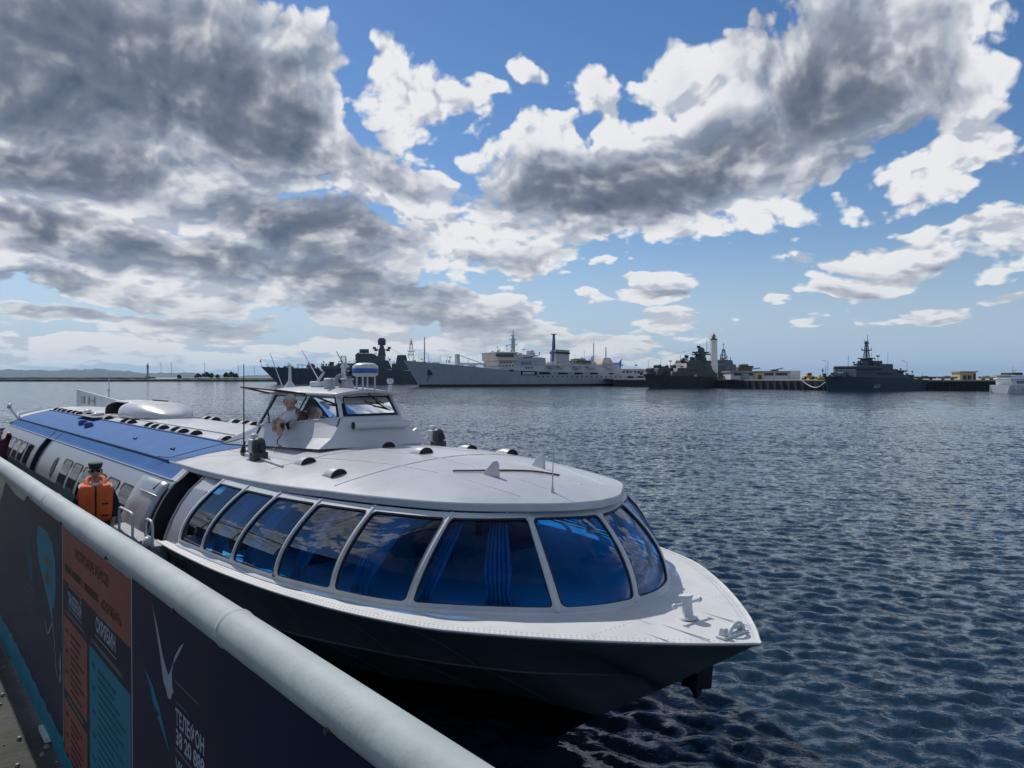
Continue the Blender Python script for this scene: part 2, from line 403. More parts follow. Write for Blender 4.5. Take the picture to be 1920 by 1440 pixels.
def vmath_len(t, v):
    n = t.nodes.new('ShaderNodeVectorMath'); n.operation = 'LENGTH'; t.links.new(v, n.inputs[0]); return n.outputs['Value']
def build_water():
    rings = [4.0]
    while rings[-1] < 420:
        r_ = rings[-1]; rings.append(r_ + max(.045, min(.115, r_ * .0045), r_ * .0021, (r_ - 60) * .0065))
    rings = np.array(rings + [520, 700, 1000, 1500, 2500, 4500, 9000, 16000, 30000])
    ang = np.concatenate([np.arange(-180, -60, 6.0), np.arange(-60, 52, .12), np.arange(52, 180, 6.0)]); ang = np.radians(ang)
    A, Rr = np.meshgrid(ang, rings)                     # rows = rings
    xy = np.stack([(Rr * np.sin(A)).ravel(), (Rr * np.cos(A)).ravel()], 1)
    sp = np.maximum(np.gradient(rings)[:, None] * np.ones_like(A), Rr * np.gradient(ang)[None, :]).ravel()
    P = wave_field(xy, sp)
    na, nr = len(ang), len(rings)
    idx = np.arange(na * nr).reshape(nr, na); nx = np.roll(idx, -1, 1)
    F = np.stack([idx[:-1], nx[:-1], nx[1:], idx[1:]], -1).reshape(-1, 4)[:, ::-1]
    me = bpy.data.meshes.new('water')
    c = len(P); P = np.vstack([P, [0, 0, 0]])
    me.vertices.add(len(P)); me.vertices.foreach_set('co', P.ravel())
    tri = np.stack([np.full(na, c), nx[0], idx[0]], -1)
    me.loops.add(F.size + tri.size); me.loops.foreach_set('vertex_index', np.concatenate([F.ravel(), tri.ravel()]).astype(np.int32))
    me.polygons.add(len(F) + len(tri))
    me.polygons.foreach_set('loop_start', np.concatenate([np.arange(len(F)) * 4, F.size + np.arange(len(tri)) * 3]).astype(np.int32))
    me.polygons.foreach_set('use_smooth', np.ones(len(F) + len(tri), bool))
    me.update(calc_edges=True); me.validate()
    m = bpy.data.materials.new('sea_water'); m.use_nodes = True; t = m.node_tree; b = t.nodes['Principled BSDF']; X.t = t
    b.inputs['Base Color'].default_value = (.011, .028, .052, 1); b.inputs['IOR'].default_value = 1.333; b.inputs['Roughness'].default_value = .07
    tc = t.nodes.new('ShaderNodeTexCoord')
    def noise(scale, st=(1, 1, 1), rot=0, detail=4):
        mp = t.nodes.new('ShaderNodeMapping'); mp.inputs['Scale'].default_value = st; mp.inputs['Rotation'].default_value = (0, 0, rot); t.links.new(tc.outputs['Object'], mp.inputs['Vector'])
        n = t.nodes.new('ShaderNodeTexNoise'); n.inputs['Scale'].default_value = scale; n.inputs['Detail'].default_value = detail; n.inputs['Roughness'].default_value = .6
        t.links.new(mp.outputs[0], n.inputs['Vector']); return X(n.outputs['Fac'])
    # ripples below the mesh resolution tilt the facets at every distance
    nn = t.nodes.new('ShaderNodeTexNoise'); nn.inputs['Scale'].default_value = 5.5; nn.inputs['Detail'].default_value = 2.5; nn.inputs['Roughness'].default_value = .62
    t.links.new(tc.outputs['Object'], nn.inputs['Vector'])
    def vm(op, a, b_):
        n = t.nodes.new('ShaderNodeVectorMath'); n.operation = op
        for i, v in enumerate((a, b_)):
            if isinstance(v, tuple): n.inputs[i].default_value = v
            else: t.links.new(v, n.inputs[i])
        return n.outputs[0]
    gn = t.nodes.new('ShaderNodeNewGeometry')
    tilt = vm('MULTIPLY', vm('SUBTRACT', nn.outputs['Color'], (.5, .5, .5)), (.65, .95, 0))
    nrm = t.nodes.new('ShaderNodeVectorMath'); nrm.operation = 'NORMALIZE'; t.links.new(vm('ADD', gn.outputs['Normal'], tilt), nrm.inputs[0])
    h = noise(9.0, (.7, 1, 1), R(15), 3) * .011 + noise(1.5, (.55, 1, 1), R(-10), 4) * .055 + noise(.45, (.6, 1, 1), R(12), 3) * .10
    bn = t.nodes.new('ShaderNodeBump'); bn.inputs['Strength'].default_value = .9; bn.inputs['Distance'].default_value = 1.0
    t.links.new(h.s, bn.inputs['Height']); t.links.new(nrm.outputs[0], bn.inputs['Normal']); t.links.new(bn.outputs[0], b.inputs['Normal'])
    # ripples too small to resolve make far water broader in its reflections
    rad = X(vmath_len(t, tc.outputs['Object']))
    t.links.new((rad.ss(25.0, 300.0) * .06 + .03).s, b.inputs['Roughness'])
    me.materials.append(m)
    o = bpy.data.objects.new('water', me); col.objects.link(o); tag(o, kind='structure'); return o
water = build_water()
# ---------------------------------------------------------------- the hydrofoil ferry (local x = aft, y = starboard, z = up)
BOAT_ANG = math.atan(1205 / 1440)
BOAT_O = (1.939, 6.0)
ferry = thing('hydrofoil_ferry', 'white and blue hydrofoil passenger ferry with domed glass bow and dark green hull', 'ferry', (BOAT_O[0], BOAT_O[1], 0), R(90) + BOAT_ANG)
DECK = 1.56
yd = curve1([(0, 0), (.12, .16), (.25, .32), (.52, .61), (1.03, 1.09), (1.53, 1.49), (2, 1.80), (3.07, 2.17), (4.18, 2.38), (5.35, 2.50), (6.6, 2.54), (12, 2.54), (24, 2.5), (29, 2.25), (33, 1.8), (34.4, 1.6)])
zk = curve1([(0, 1.56), (.97, .90), (1.75, .385), (2.3, 0), (3.1, -.48), (4.6, -.80), (34.4, -.8)])
y1 = curve1([(1.0, 0), (1.2, .18), (1.85, .84), (3.09, 1.56), (4.5, 2.04), (7, 2.36), (12, 2.46), (24, 2.44), (34.4, 1.5)])
z1 = curve1([(0, 1.0), (3, 1.0), (7, .92), (12, .8), (34.4, .8)])
y2 = curve1([(1.72, 0), (2.2, .14), (2.75, .36), (4.02, 1.05), (6, 1.62), (10, 2.05), (24, 2.2), (34.4, 1.4)])
z2 = curve1([(0, .40), (3, .40), (7, .32), (34.4, .3)])
STN = sorted(set([0, .04, .1, .2, .35, .5, .7, .85, .97] + list(np.linspace(1.1, 7, 40)) + list(np.linspace(7.4, 34.4, 50))))
def hull_pts(s):
    k = zk(s); a = (y1(s), max(z1(s), k)) if s > 1.0 else (0, k); b = (y2(s), max(z2(s), k)) if s > 1.72 else (0, k)
    return [(yd(s), DECK - .012), a, b, (0, k)]
def hull_rows(i, n, bow=.03):
    # the plating between two lines, with a little hollow flare
    def fn(s, t):
        p, q = hull_pts(s)[i], hull_pts(s)[i + 1]
        w = t; dz = q[1] - p[1]
        return (s, p[0] * (1 - w) + q[0] * w - bow * 4 * w * (1 - w) * min(1, p[0]), p[1] + dz * w)
    return fn
for nm, rows, m in (('hull', (0, 1), 'hull'), ('hull_bottom', (2,), 'boot')):
    mb = MB()
    for i in rows:
        for sgn in (1, -1):
            f = hull_rows(i, 4)
            mb.grid(lambda s, t: (f(s, t)[0], sgn * f(s, t)[1], f(s, t)[2]), STN, np.linspace(0, 1, 5), True, flip=(sgn > 0))
    if nm == 'hull':
        e = [hull_pts(34.4)[0], hull_pts(34.4)[1], (0, -.8)]
        mb.add([(34.4, y, z) for y, z in e] + [(34.4, -y, z) for y, z in e[::-1]], [(0, 1, 2, 3, 4, 5)])
    o = mb.build(nm, MT[m], ferry)
# spray rail along the upper knuckle
mb = MB()
for sgn in (1, -1):
    ss = [s for s in STN if 1.15 <= s]
    mb.tube([(s, sgn * (y1(s) + .006), z1(s)) for s in ss], .012, 5)
mb.build('spray_rail', MT['hull'], ferry)
for k, s0 in enumerate((2.2, 3.0, 3.9, 4.9, 6.0)):      # plating seams down the bow
    for sgn in (1, -1):
        mb = MB(); P = [hull_rows(i, 4)(s0, t) for i in (0, 1) for t in np.linspace(0.03, 1, 6)]
        mb.tube([(p[0], sgn * (p[1] + .001), p[2]) for p in P], .0045, 5); mb.build('plating_seam', MT['hull'], ferry)
# foredeck
mb = MB()
SD = [0, .03, .08, .15] + list(np.linspace(.25, 7.0, 48)); W = np.linspace(-1, 1, 15)
mb.grid(lambda s, w: (s, yd(s) * w, DECK + .035 * (1 - w * w) * min(1, s)), SD, W, True)
mb.grid(lambda s, w: (s, yd(s) * w, DECK - .02), SD, W, True, flip=True)
mb.build('foredeck', MT['deckwhite'], ferry)
mb = MB()
for sgn in (1, -1): mb.tube([(s - (.012 if s == 0 else 0), sgn * (yd(s) + .004), DECK + .002) for s in SD], .014, 6)
mb.build('deck_edge_strip', MT['deckwhite'], ferry)
mb = MB()      # rivets along the deck edge and the plate seams
def rivet(mb, x, y, z, r=.007):
    mb.lathe([(r, 0), (r * .7, .004)], (x, y, z), n=6, smooth=False)
def dz(s, b): 
    w = b / max(yd(s), .01); return DECK + .035 * (1 - w * w) * min(1, s)
for sgn in (1, -1):
    for off in (.05, .10):
        L = 0; s = .1
        while s < 6.9:
            ds = .045 / math.hypot(1, (yd(s + .01) - yd(s)) / .01); s += ds
            b = yd(s) - off * math.hypot(1, (yd(s + .01) - yd(s)) / .01) ** .5
            if b > .02: rivet(mb, s, sgn * b, dz(s, b) - .0005)
for s0 in (.95, 1.75 - .9 + .55, 2.6):
    for b in np.arange(-yd(s0) + .1, yd(s0) - .1, .05):
        if s0 < 1.3 or abs(b) > 1.75: rivet(mb, s0 + .015 * math.sin(b * 9), b, dz(s0, b) - .0005, .006)
o = mb.build('rivet_rows', MT['framegrey'], ferry); o['kind'] = 'stuff'
mb = MB()
for b in (.27, -.27):
    mb.box((.62, b, dz(.6, b) + .003), (.70, .012, .008))
mb.box((.60, .52, dz(.6, .5) + .002), (.34, .012, .006))
mb.build('deck_seam', MT['framegrey'], ferry)

# ---- glass dome round the forward saloon
MBASE = [(1.26, 0), (1.50, .75), (2.49, 1.655), (3.32, 1.985), (4.17, 2.19), (5.08, 2.30), (5.88, 2.36), (6.61, 2.395)]
MTOP = [(1.78, 0), (2.06, .62), (2.50, 1.16), (3.30, 1.52), (4.03, 1.73), (4.73, 1.87), (5.47, 1.94), (6.21, 1.975)]
def both(P): return [(p[0], -p[1], 0) for p in P[:0:-1]] + [(p[0], p[1], 0) for p in P]
fb, ft = catmull(both(MBASE)), catmull(both(MTOP))          # u runs 0..14, 7 = bow
ZB, ZT = 1.60, 2.385
def dome(u, t, off=0.0):
    a, b = fb(u), ft(u); e = .02; d = (fb(min(u + e, 14)) - fb(max(u - e, 0))); nrm = Vector((-d.y, d.x, 0)).normalized()
    if nrm.y * a.y < 0 and abs(a.y) > .2 or (abs(a.y) <= .2 and nrm.x > 0): nrm = -nrm
    p = a.lerp(b, t) + nrm * (.13 * 4 * t * (1 - t))
    up = Vector((nrm.x * .75, nrm.y * .75, .66))
    p = Vector((p.x, p.y, ZB + (ZT - ZB) * t)) + up * off
    return p
def rrect(u0, u1, v0, v1, ru, rv, n=5):
    pts = []
    for cu, cv, a0 in ((u1 - ru, v1 - rv, 0), (u0 + ru, v1 - rv, 90), (u0 + ru, v0 + rv, 180), (u1 - ru, v0 + rv, 270)):
        for k in range(n + 1):
            a = R(a0 + 90 * k / n); pts.append((cu + ru * math.cos(a), cv + rv * math.sin(a)))
    return pts
def densify(loop, m=3):
    out = []
    for i, p in enumerate(loop):
        q = loop[(i + 1) % len(loop)]
        d = math.hypot(p[0] - q[0], p[1] - q[1]); k = m if d > .12 else 1
        out += [(p[0] + (q[0] - p[0]) * j / (k * 2 if k > 1 else 1), p[1] + (q[1] - p[1]) * j / (k * 2 if k > 1 else 1)) for j in range(k * 2 if k > 1 else 1)]
    return out
def project_out(loop, u0, u1, v0, v1):
    cu, cv = (u0 + u1) / 2, (v0 + v1) / 2; out = []
    for (u, v) in loop:
        k = 1 / max(abs(u - cu) / ((u1 - u0) / 2), abs(v - cv) / ((v1 - v0) / 2)); out.append((cu + (u - cu) * k, cv + (v - cv) * k))
    return out
for k in range(14):
    w = (fb(k + 1) - fb(k)).length; mg = .036 / w
    u0, u1, v0, v1 = k + mg, k + 1 - mg, .055, .945
    inner = densify(rrect(u0, u1, v0, v1, .045 / w, .05)); outer = project_out(inner, k, k + 1, 0, 1)
    mb = MB(); mb.ring([dome(u, v, .0) for u, v in inner], [dome(u, v, .0) for u, v in outer])
    mb.ring([dome(u, v, -.03) for u, v in inner], [dome(u, v, 0) for u, v in inner])
    win = recalc(mb.build('window', MT['framegrey'], ferry))
    i2 = densify(rrect(u0 + .012 / w, u1 - .012 / w, v0 + .014, v1 - .014, .04 / w, .045))
    mb = MB(); mb.ring([dome(u, v, -.004) for u, v in i2], [dome(u, v, .003) for u, v in inner]); mb.ring([dome(u, v, -.02) for u, v in i2], [dome(u, v, -.004) for u, v in i2])
    mb.build('gasket', MT['black'], win)
    mb = MB(); mb.grid(lambda u, v: dome(u, v, -.018), np.linspace(u0 - .01, u1 + .01, 9), np.linspace(v0 - .01, v1 + .01, 10), True)
    mb.build('pane', MT['cabinglass'], win)
for k in range(0, 15):
    w = .026 / ((fb(min(k + .5, 14)) - fb(max(k - .5, 0))).length)
    mb = MB(); mb.grid(lambda u, v: dome(min(max(u, 0), 14), v, .012 if k - w * .6 < u < k + w * .6 else .001), [k - w, k - w * .55, k + w * .55, k + w], np.linspace(.0, 1, 12), True)
    mb.build('mullion', MT['framegrey'], ferry)
mb = MB()      # sill under the panes, down to the deck
us = np.linspace(0, 14, 120)
def sill(u, t):
    p = dome(u, 0, 0); q = fb(u)
    return (p.x, p.y, p.z) if t == 0 else (p.x + (q.x - 3.5) * .012 * (1 if q.x < 3.5 else 0) , p.y * (1.012 if t == 1 else 1.02), p.z - .012 if t == 1 else DECK + .01)
mb.grid(sill, us, [0, 1, 2], True)
mb.build('window_sill', MT['framegrey'], ferry)
# lettering: a figure 3 with a bar on the frame
# curtains and saloon inside
def curtain(u0, u1, name='curtain'):
    mb = MB(); n = 46
    def fn(u, v):
        k = (u - u0) / (u1 - u0); p = dome(u, .03 + .93 * v, -.10 - .022 * math.sin(k * 38) - .012 * math.sin(k * 71 + 1)); c = Vector((4.2, 0, p.z))
        pin = 1 - .28 * math.exp(-((v - .25) / .16) ** 2)
        um = (u0 + u1) / 2; p2 = dome(um + (u - um) * pin, .03 + .93 * v, -.12 - .022 * math.sin(k * 38) - .012 * math.sin(k * 71 + 1))
        return p2
    mb.grid(fn, np.linspace(u0, u1, n), np.linspace(0, 1, 12), True); return mb.build(name, MT['curtain'], ferry)
for a, b in ((8.28, 8.52), (8.86, 8.99), (9.55, 9.85), (9.03, 9.12), (10.62, 10.85), (11.7, 11.92), (12.6, 12.9), (6.55, 6.8), (5.2, 5.5), (4.3, 4.5), (3.3, 3.5)): curtain(a, b)
mb = MB()
mb.grid(lambda s, w: (s, w * max(.05, y1(s) - .12), z1(s) + .06), np.linspace(1.5, 7.2, 16), np.linspace(-1, 1, 5), False)
mb.add([(7.2, -2.2, .9), (7.2, 2.2, .9), (7.2, 1.7, 2.4), (7.2, -1.7, 2.4)], [(0, 1, 2, 3)])
mb.build('cabin_lining', MT['interior'], ferry)
def seat(x, y, m='seat'):
    mb = MB(); mb.box((x, y, 1.32), (.5, .46, .12)); mb.box((x + .24, y, 1.62), (.11, .46, .72)); mb.box((x, y, 1.1), (.08, .3, .34))
    return bevel(mb.build('passenger_seat', MT[m], ferry), .03)
for x in (3.4, 4.35, 5.3, 6.2):
    for y in (-1.5, -.95, .95, 1.5) if x > 4 else (-.6, .6):
        seat(x, y)
mb = MB(); mb.lathe([(.02, -.05), (.2, 0), (.26, .2), (.24, .42), (.12, .56), (.02, .58)], (5.95, 1.75, 1.42), n=12); mb.build('red_seat_cover', MT['redseat'], ferry)

# ---- roof over all saloons
def lerp(a, b, t): return a + (b - a) * t
ROOF_R = [(1.72, 0), (1.80, .33), (2.03, .66), (2.50, 1.145), (3.30, 1.505), (4.03, 1.715), (4.73, 1.855), (5.47, 1.925), (6.21, 1.955), (7.2, 1.95), (8.3, 1.90), (9.5, 1.87), (12, 1.86), (15, 1.86), (18, 1.86), (21, 1.86), (23.5, 1.85), (25.2, 1.76), (26.8, 1.48), (28.1, 1.0), (28.8, .5), (29.0, 0)]
fr_ = catmull([(p[0], p[1], 0) for p in ROOF_R]); NR = len(ROOF_R) - 1
def zedge(s): return 2.475 - .085 * min(1, max(0, (s - 4) / 5))
def crown(s): return .275 + .035 * min(1, max(0, (s - 6) / 4))
def zroof(s, b):
    """height of the roof skin (approximate inverse of the lofted surface)"""
    if s > 4.6 and s < 24:
        e = None
        lo, hi = 0, NR
        for _ in range(24):
            m_ = (lo + hi) / 2
            if fr_(m_).x < s: lo = m_
            else: hi = m_
        be = max(fr_(lo).y, .05); t = 1 - min(abs(b) / be, 1); return zedge(s) + crown(s) * (1 - (1 - t) ** 2)
    # bow cap: polar about (4.6, 0)
    dx, dy = s - 4.6, abs(b); r = math.hypot(dx, dy); best = 9e9; re = 1
    for k in range(0, 90):
        p = fr_(k / 89 * 5.6); q = math.hypot(p.x - 4.6, p.y); c = (dx * (p.x - 4.6) + dy * p.y) / (r * q + 1e-9)
        if 1 - c < best: best = 1 - c; re = q
    t = 1 - min(r / re, 1); return zedge(s) + crown(s) * (1 - (1 - t) ** 2)
def roof(u, t):     # u along the edge, t from edge (0) to spine (1)
    p = fr_(abs(u)); sg = 1 if u >= 0 else -1
    sx = min(max(p.x, 4.6), 24.0); x = lerp(p.x, sx, t); y = sg * p.y * (1 - t)
    return (x, y, zedge(lerp(p.x, sx, t)) + crown(x) * (1 - (1 - t) ** 2))
mb = MB(); uu = np.linspace(-NR, NR, 301)
mb.grid(roof, uu, np.linspace(0, 1, 15) ** 1.2, True)
rf = mb.build('roof', MT['roofwhite'], ferry)
mb = MB()      # drip edge: a vertical lip with a dark shadow gap under it
def lip(u, k):
    p = Vector(roof(u, 0)); c = Vector((min(max(p.x, 4.6), 24), 0, p.z)); d = (p - c); d.z = 0; d.normalize()
    return [(p + d * .004 + Vector((0, 0, .002))), p + d * .012 + Vector((0, 0, -.010)), p + d * .014 + Vector((0, 0, -.070)), p - d * .03 + Vector((0, 0, -.085))][k]
mb.grid(lip, uu, [0, 1, 2, 3], False, flip=True)
mb.build('drip_edge', MT['framegrey'], ferry)
mb = MB()      # raised plate seams on the roof
for x0 in (3.9, 5.55):
    pts = [(x0 + .1 * (b / 1.5) ** 2, b, zroof(x0 + .1 * (b / 1.5) ** 2, b) + .001) for b in np.linspace(-1.6, 1.6, 25)]
    mb.tube(pts, .005, 5)
for b in (.42, -.42, 1.05, -1.05): mb.tube([(x, b * (x + 2) / 7.5, zroof(x, b * (x + 2) / 7.5) + .001) for x in np.linspace(2.2, 5.6, 22)], .0045, 5)
mb.tube([(x, 1.28, zroof(x, 1.28) + .001) for x in np.linspace(5.7, 8, 9)], .005, 5)
mb.build('roof_seam', MT['roofwhite'], rf)
mb = MB(); mb.tube([(x, .62, zroof(x, .62) + .012) for x in np.linspace(9.6, 15.4, 20)], .016, 6); mb.build('cable_duct', MT['framegrey'], rf); mb = MB(); mb.tube([(x, 1.52 - (x - 5.4) * .1, zroof(x, 1.5 - (x - 5.4) * .1) + .012) for x in np.linspace(5.55, 6.9, 9)], .016, 6)
mb.build('cable_duct', MT['framegrey'], rf)
# blue paint fields lie as thin panels on the aft roof
def blue_start(b): return 7.75 + .95 * ((1.9 - b) / .9) * .35 + .55 * (1 - abs((b - 1.45) / .5)) * .5
for sgn in (1, -1):
    mb = MB()
    def fn(k, w):
        b = lerp(1.02, 1.0, w); x0 = 8.05 + .45 * w - .25 * math.sin(w * math.pi) * 0 - (.22 * (1 - w) ** 2)
        x = lerp(x0, 24.4, k)
        lo, hi = 4, NR
        for _ in range(22):
            m_ = (lo + hi) / 2
            if fr_(m_).x < x: lo = m_
            else: hi = m_
        be = fr_(lo).y; bb = lerp(1.02, be - .004, w)
        return (x, sgn * bb, zroof(min(x, 23.9), min(bb, be)) + .006)
    mb.grid(fn, np.linspace(0, 1, 60), np.linspace(0, 1, 8), True, flip=(sgn < 0)); mb.build('blue_roof_panel', MT['blue'], rf)
    mb = MB()
    xs = np.linspace(8.2, 24.3, 30); mb.tube([(x, sgn * 1.02, zroof(min(x, 23.9), 1.02) + .012) for x in xs], .020, 6); mb.build('roof_trim', MT['navy'], rf)
    mb = MB()
    us_ = np.linspace(10.4, 16.2, 40)
    mb.add(*(lambda A: (A, [(i * 2, i * 2 + 2, i * 2 + 3, i * 2 + 1) for i in range(len(A) // 2 - 1)]))([q for u in us_ for q in ((lambda p: ((p[0], p[1] + sgn * .028, p[2] + .012), (p[0], p[1] + sgn * .028, p[2] - .07)))(roof(sgn * u, 0)))]))
    mb.build('roof_trim', MT['navy'], rf)
mb = MB()      # raised coaming round the stern end of the roof
mb.grid(lambda u, k: (lambda p: (p[0], p[1], p[2] + (.0 if k == 0 else .10)))(roof(u, 0)), np.concatenate([np.linspace(16.3, NR, 30), -np.linspace(NR, 16.3, 30)[1:]]), [0, 1], True)
solid(mb.build('stern_coaming', MT['framegrey'], rf), .02)

# ---- cabin sides aft of the dome
PROF = [(2.51, .95), (2.50, 1.25), (2.475, 1.45), (2.43, 1.62), (2.35, 1.82), (2.25, 2.00), (2.13, 2.16), (2.09, 2.20), (2.07, 2.205), (1.90, 2.365)]
PL = [0]
for i in range(1, len(PROF)): PL.append(PL[-1] + math.hypot(PROF[i][0] - PROF[i - 1][0], PROF[i][1] - PROF[i - 1][1]))
def side(s, z, off=0.0, sgn=1):
    for i in range(len(PROF) - 1):
        if z <= PROF[i + 1][1] or i == len(PROF) - 2: break
    (b0, z0), (b1, z1_) = PROF[i], PROF[i + 1]; t = (z - z0) / (z1_ - z0); b = lerp(b0, b1, t)
    n = Vector((0, (z1_ - z0), (b0 - b1))).normalized()
    k = 1.0
    if s > 23.5: k = max(.05, 1 - .8 * ((s - 23.5) / 6.5) ** 2)
    if s < 7.1: k = lerp(.985, 1, (s - 6.5) / .6)
    return (s, sgn * (b * k + n.y * off), z + n.z * off)
ZL = [.95, 1.1, 1.25, 1.45, 1.62, 1.72, 1.82, 1.91, 2.0, 2.08, 2.16, 2.2]
for sgn in (1, -1):
    for a, b in ((6.58, 7.05), (7.74, 16.95), (17.75, 28.5)):
        mb = MB(); mb.grid(lambda s, z: side(s, z, 0, sgn), np.linspace(a, b, max(3, int((b - a) * 3))), ZL, True, flip=(sgn < 0)); mb.build('cabin_side', MT['silver'], ferry)
    mb = MB(); mb.grid(lambda s, z: side(s, z, 0, sgn), np.linspace(7.74, 24.5, 40), [2.2, 2.205, 2.26, 2.31, 2.365], True, flip=(sgn < 0)); mb.build('cabin_shoulder', MT['blue'], ferry)
    mb = MB(); mb.grid(lambda s, z: side(s, z, .006, sgn), np.linspace(7.70, 8.02, 4), [2.2, 2.26, 2.31, 2.365], True, flip=(sgn < 0)); mb.build('shoulder_cap', MT['roofwhite'], ferry); mb = MB(); mb.grid(lambda s, z: side(s, z, 0, sgn), np.linspace(6.2, 7.05, 4), [2.2, 2.26, 2.31, 2.375], True, flip=(sgn < 0)); mb.build('shoulder_cap', MT['roofwhite'], ferry)
    mb = MB(); mb.tube([side(s, 2.2, .008, sgn) for s in np.linspace(7.9, 24.5, 40)], .013, 6); mb.build('gutter', MT['silver'], ferry)
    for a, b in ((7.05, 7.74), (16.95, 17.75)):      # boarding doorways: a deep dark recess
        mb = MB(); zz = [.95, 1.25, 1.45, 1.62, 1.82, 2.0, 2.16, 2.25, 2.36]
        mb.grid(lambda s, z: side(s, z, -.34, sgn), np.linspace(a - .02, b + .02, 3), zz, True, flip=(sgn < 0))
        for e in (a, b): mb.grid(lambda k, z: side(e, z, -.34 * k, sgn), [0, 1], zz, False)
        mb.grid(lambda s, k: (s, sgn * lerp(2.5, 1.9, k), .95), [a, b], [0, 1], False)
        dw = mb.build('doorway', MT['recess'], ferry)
        mb = MB()
        for e in (a, b): mb.tube([side(e, z, .004, sgn) for z in zz], .016, 6)
        mb.build('door_frame', MT['silver'], dw)
    # slid-back door outside the plating
    mb = MB(); zz = [1.05, 1.25, 1.45, 1.62, 1.72, 1.82, 1.91, 2.0, 2.08, 2.15]
    mb.grid(lambda s, z: side(s, z, .035, sgn), np.linspace(7.76, 9.02, 5), zz, True, flip=(sgn < 0)); dr = mb.build('sliding_door', MT['silver'], ferry); solid(dr, .03)
    mb = MB(); mb.tube([side(7.86, 1.98, .05, sgn), side(7.9, 1.98, .085, sgn), side(8.62, 1.98, .085, sgn), side(8.66, 1.98, .05, sgn)], .012, 6); mb.build('door_handle', MT['steel'], dr)
    mb = MB(); mb.tube([side(8.05 + .9 * k, 2.12 - .75 * k ** .9, .06, sgn) for k in np.linspace(0, 1, 9)], .006, 5); mb.tube([side(8.1, 2.12 + .02 * q, .06, sgn) for q in (0, 1)] + [side(8.18, 2.03, .07, sgn)], .01, 5); mb.build('door_line', MT['rope'], dr)
    # windows
    for a, b in [(9.12 + .92 * i, 9.12 + .92 * i + .74) for i in range(6)] + [(18.35 + .95 * i, 18.35 + .95 * i + .72) for i in range(5)]:
        lo = rrect(a, b, 1.22, 1.99, .08, .08); c = ((a + b) / 2, 1.6)
        def patch(scale, off): return [side(c[0] + (p[0] - c[0]) * scale[0], c[1] + (p[1] - c[1]) * scale[1], off, sgn) for p in lo]
        mb = MB(); mb.ring(patch((1, 1), .004), patch((1.0, 1.0), .014)); mb.ring(patch((1, 1), .014), patch((.92, .95), .014)); mb.ring(patch((.92, .95), .014), patch((.9, .94), .006))
        w_ = mb.build('side_window', MT['black'], ferry)
        mb = MB(); mb.grid(lambda s, z: side(s, z, .008, sgn), np.linspace(a + .02, b - .02, 4), np.linspace(1.24, 1.97, 8), True, flip=(sgn < 0)); mb.build('pane', MT['sideglass'], w_)
    lo = [(15.2 + .17 * math.cos(a), 1.76 + .2 * math.sin(a) - .0) for a in np.linspace(0, 2 * math.pi, 18, endpoint=False)]
    mb = MB(); mb.add([side(p[0], p[1], .012, sgn) for p in lo], [tuple(range(18))]); mb.build('air_intake', MT['recess'], ferry)
# boarding platform outside the forward door with bent-tube handrails
mb = MB(); mb.box((8.0, 2.60, 1.30), (1.5, .22, .50)); mb.box((6.95, 2.58, 1.38), (.42, .2, .36)); pf = bevel(mb.build('boarding_platform', mat('grey_platform_paint', (.20, .22, .24), .6, var=.12, vscale=3, dirt=.3), ferry), .02)
for x0, x1, zt, yy in ((7.55, 8.25, 1.86, 2.70), (6.78, 7.08, 1.86, 2.66)):
    mb = MB(); mb.tube([(x0, yy, 1.5), (x0, yy, zt - .06), (x0 + .03, yy, zt - .015), (x0 + .08, yy, zt), (x1 - .08, yy, zt), (x1 - .03, yy, zt - .015), (x1, yy, zt - .06), (x1, yy, 1.5)], .018, 8); mb.build('handrail', MT['white'], pf)
mb = MB(); mb.lathe([(.02, -.06), (.07, -.05), (.075, .05), (.02, .06)], (6.9, 2.68, 1.58), axis=(0, 1, .2), n=12); mb.build('fender_roller', MT['white'], pf)
mb = MB(); mb.box((10.6, 2.95, .56), (4.4, .86, .10)); sp_ = bevel(mb.build('side_platform', MT['darkmetal'], ferry), .02)

# ---- foredeck fittings
bl = MB(); bl.lathe([(.085, 0), (.085, .012), (.05, .02), (.046, .1), (.05, .165), (.062, .19), (.06, .2)], (.70, -.02, dz(.7, 0)), axis=(.12, 0, 1), n=18)
bo = bl.build('mooring_bollard', MT['framegrey'], ferry)
mb = MB(); mb.tube([(.71, -.20, dz(.7, 0) + .13), (.72, .14, dz(.7, 0) + .13)], .014, 8)
for y in (-.20, .14): mb.lathe([(.008, -.012), (.024, -.01), (.026, .01), (.008, .014)], (.715, y, dz(.7, 0) + .13), axis=(0, 1, 0), n=10)
mb.build('cross_pin', MT['framegrey'], bo)
mb = MB(); mb.box((.245, 0, DECK + .018), (.09, .34, .022))
arch = [(.225, y, DECK + .02 + .085 * max(0, math.sin((y + .13) / .2 * math.pi)) ** .6) for y in np.linspace(-.13, .07, 15)]
mb.tube(arch, .017, 7); mb.tube([(p[0] + .03, p[1], p[2] * .5 + (DECK + .02) * .5) for p in arch], .02, 7)
mb.hexa([(.21, .09, DECK + .03), (.28, .09, DECK + .03), (.28, .15, DECK + .03), (.21, .15, DECK + .03)], [(.22, .10, DECK + .09), (.27, .10, DECK + .09), (.27, .14, DECK + .09), (.22, .14, DECK + .09)])
bevel(mb.build('fairlead', MT['framegrey'], ferry), .008)
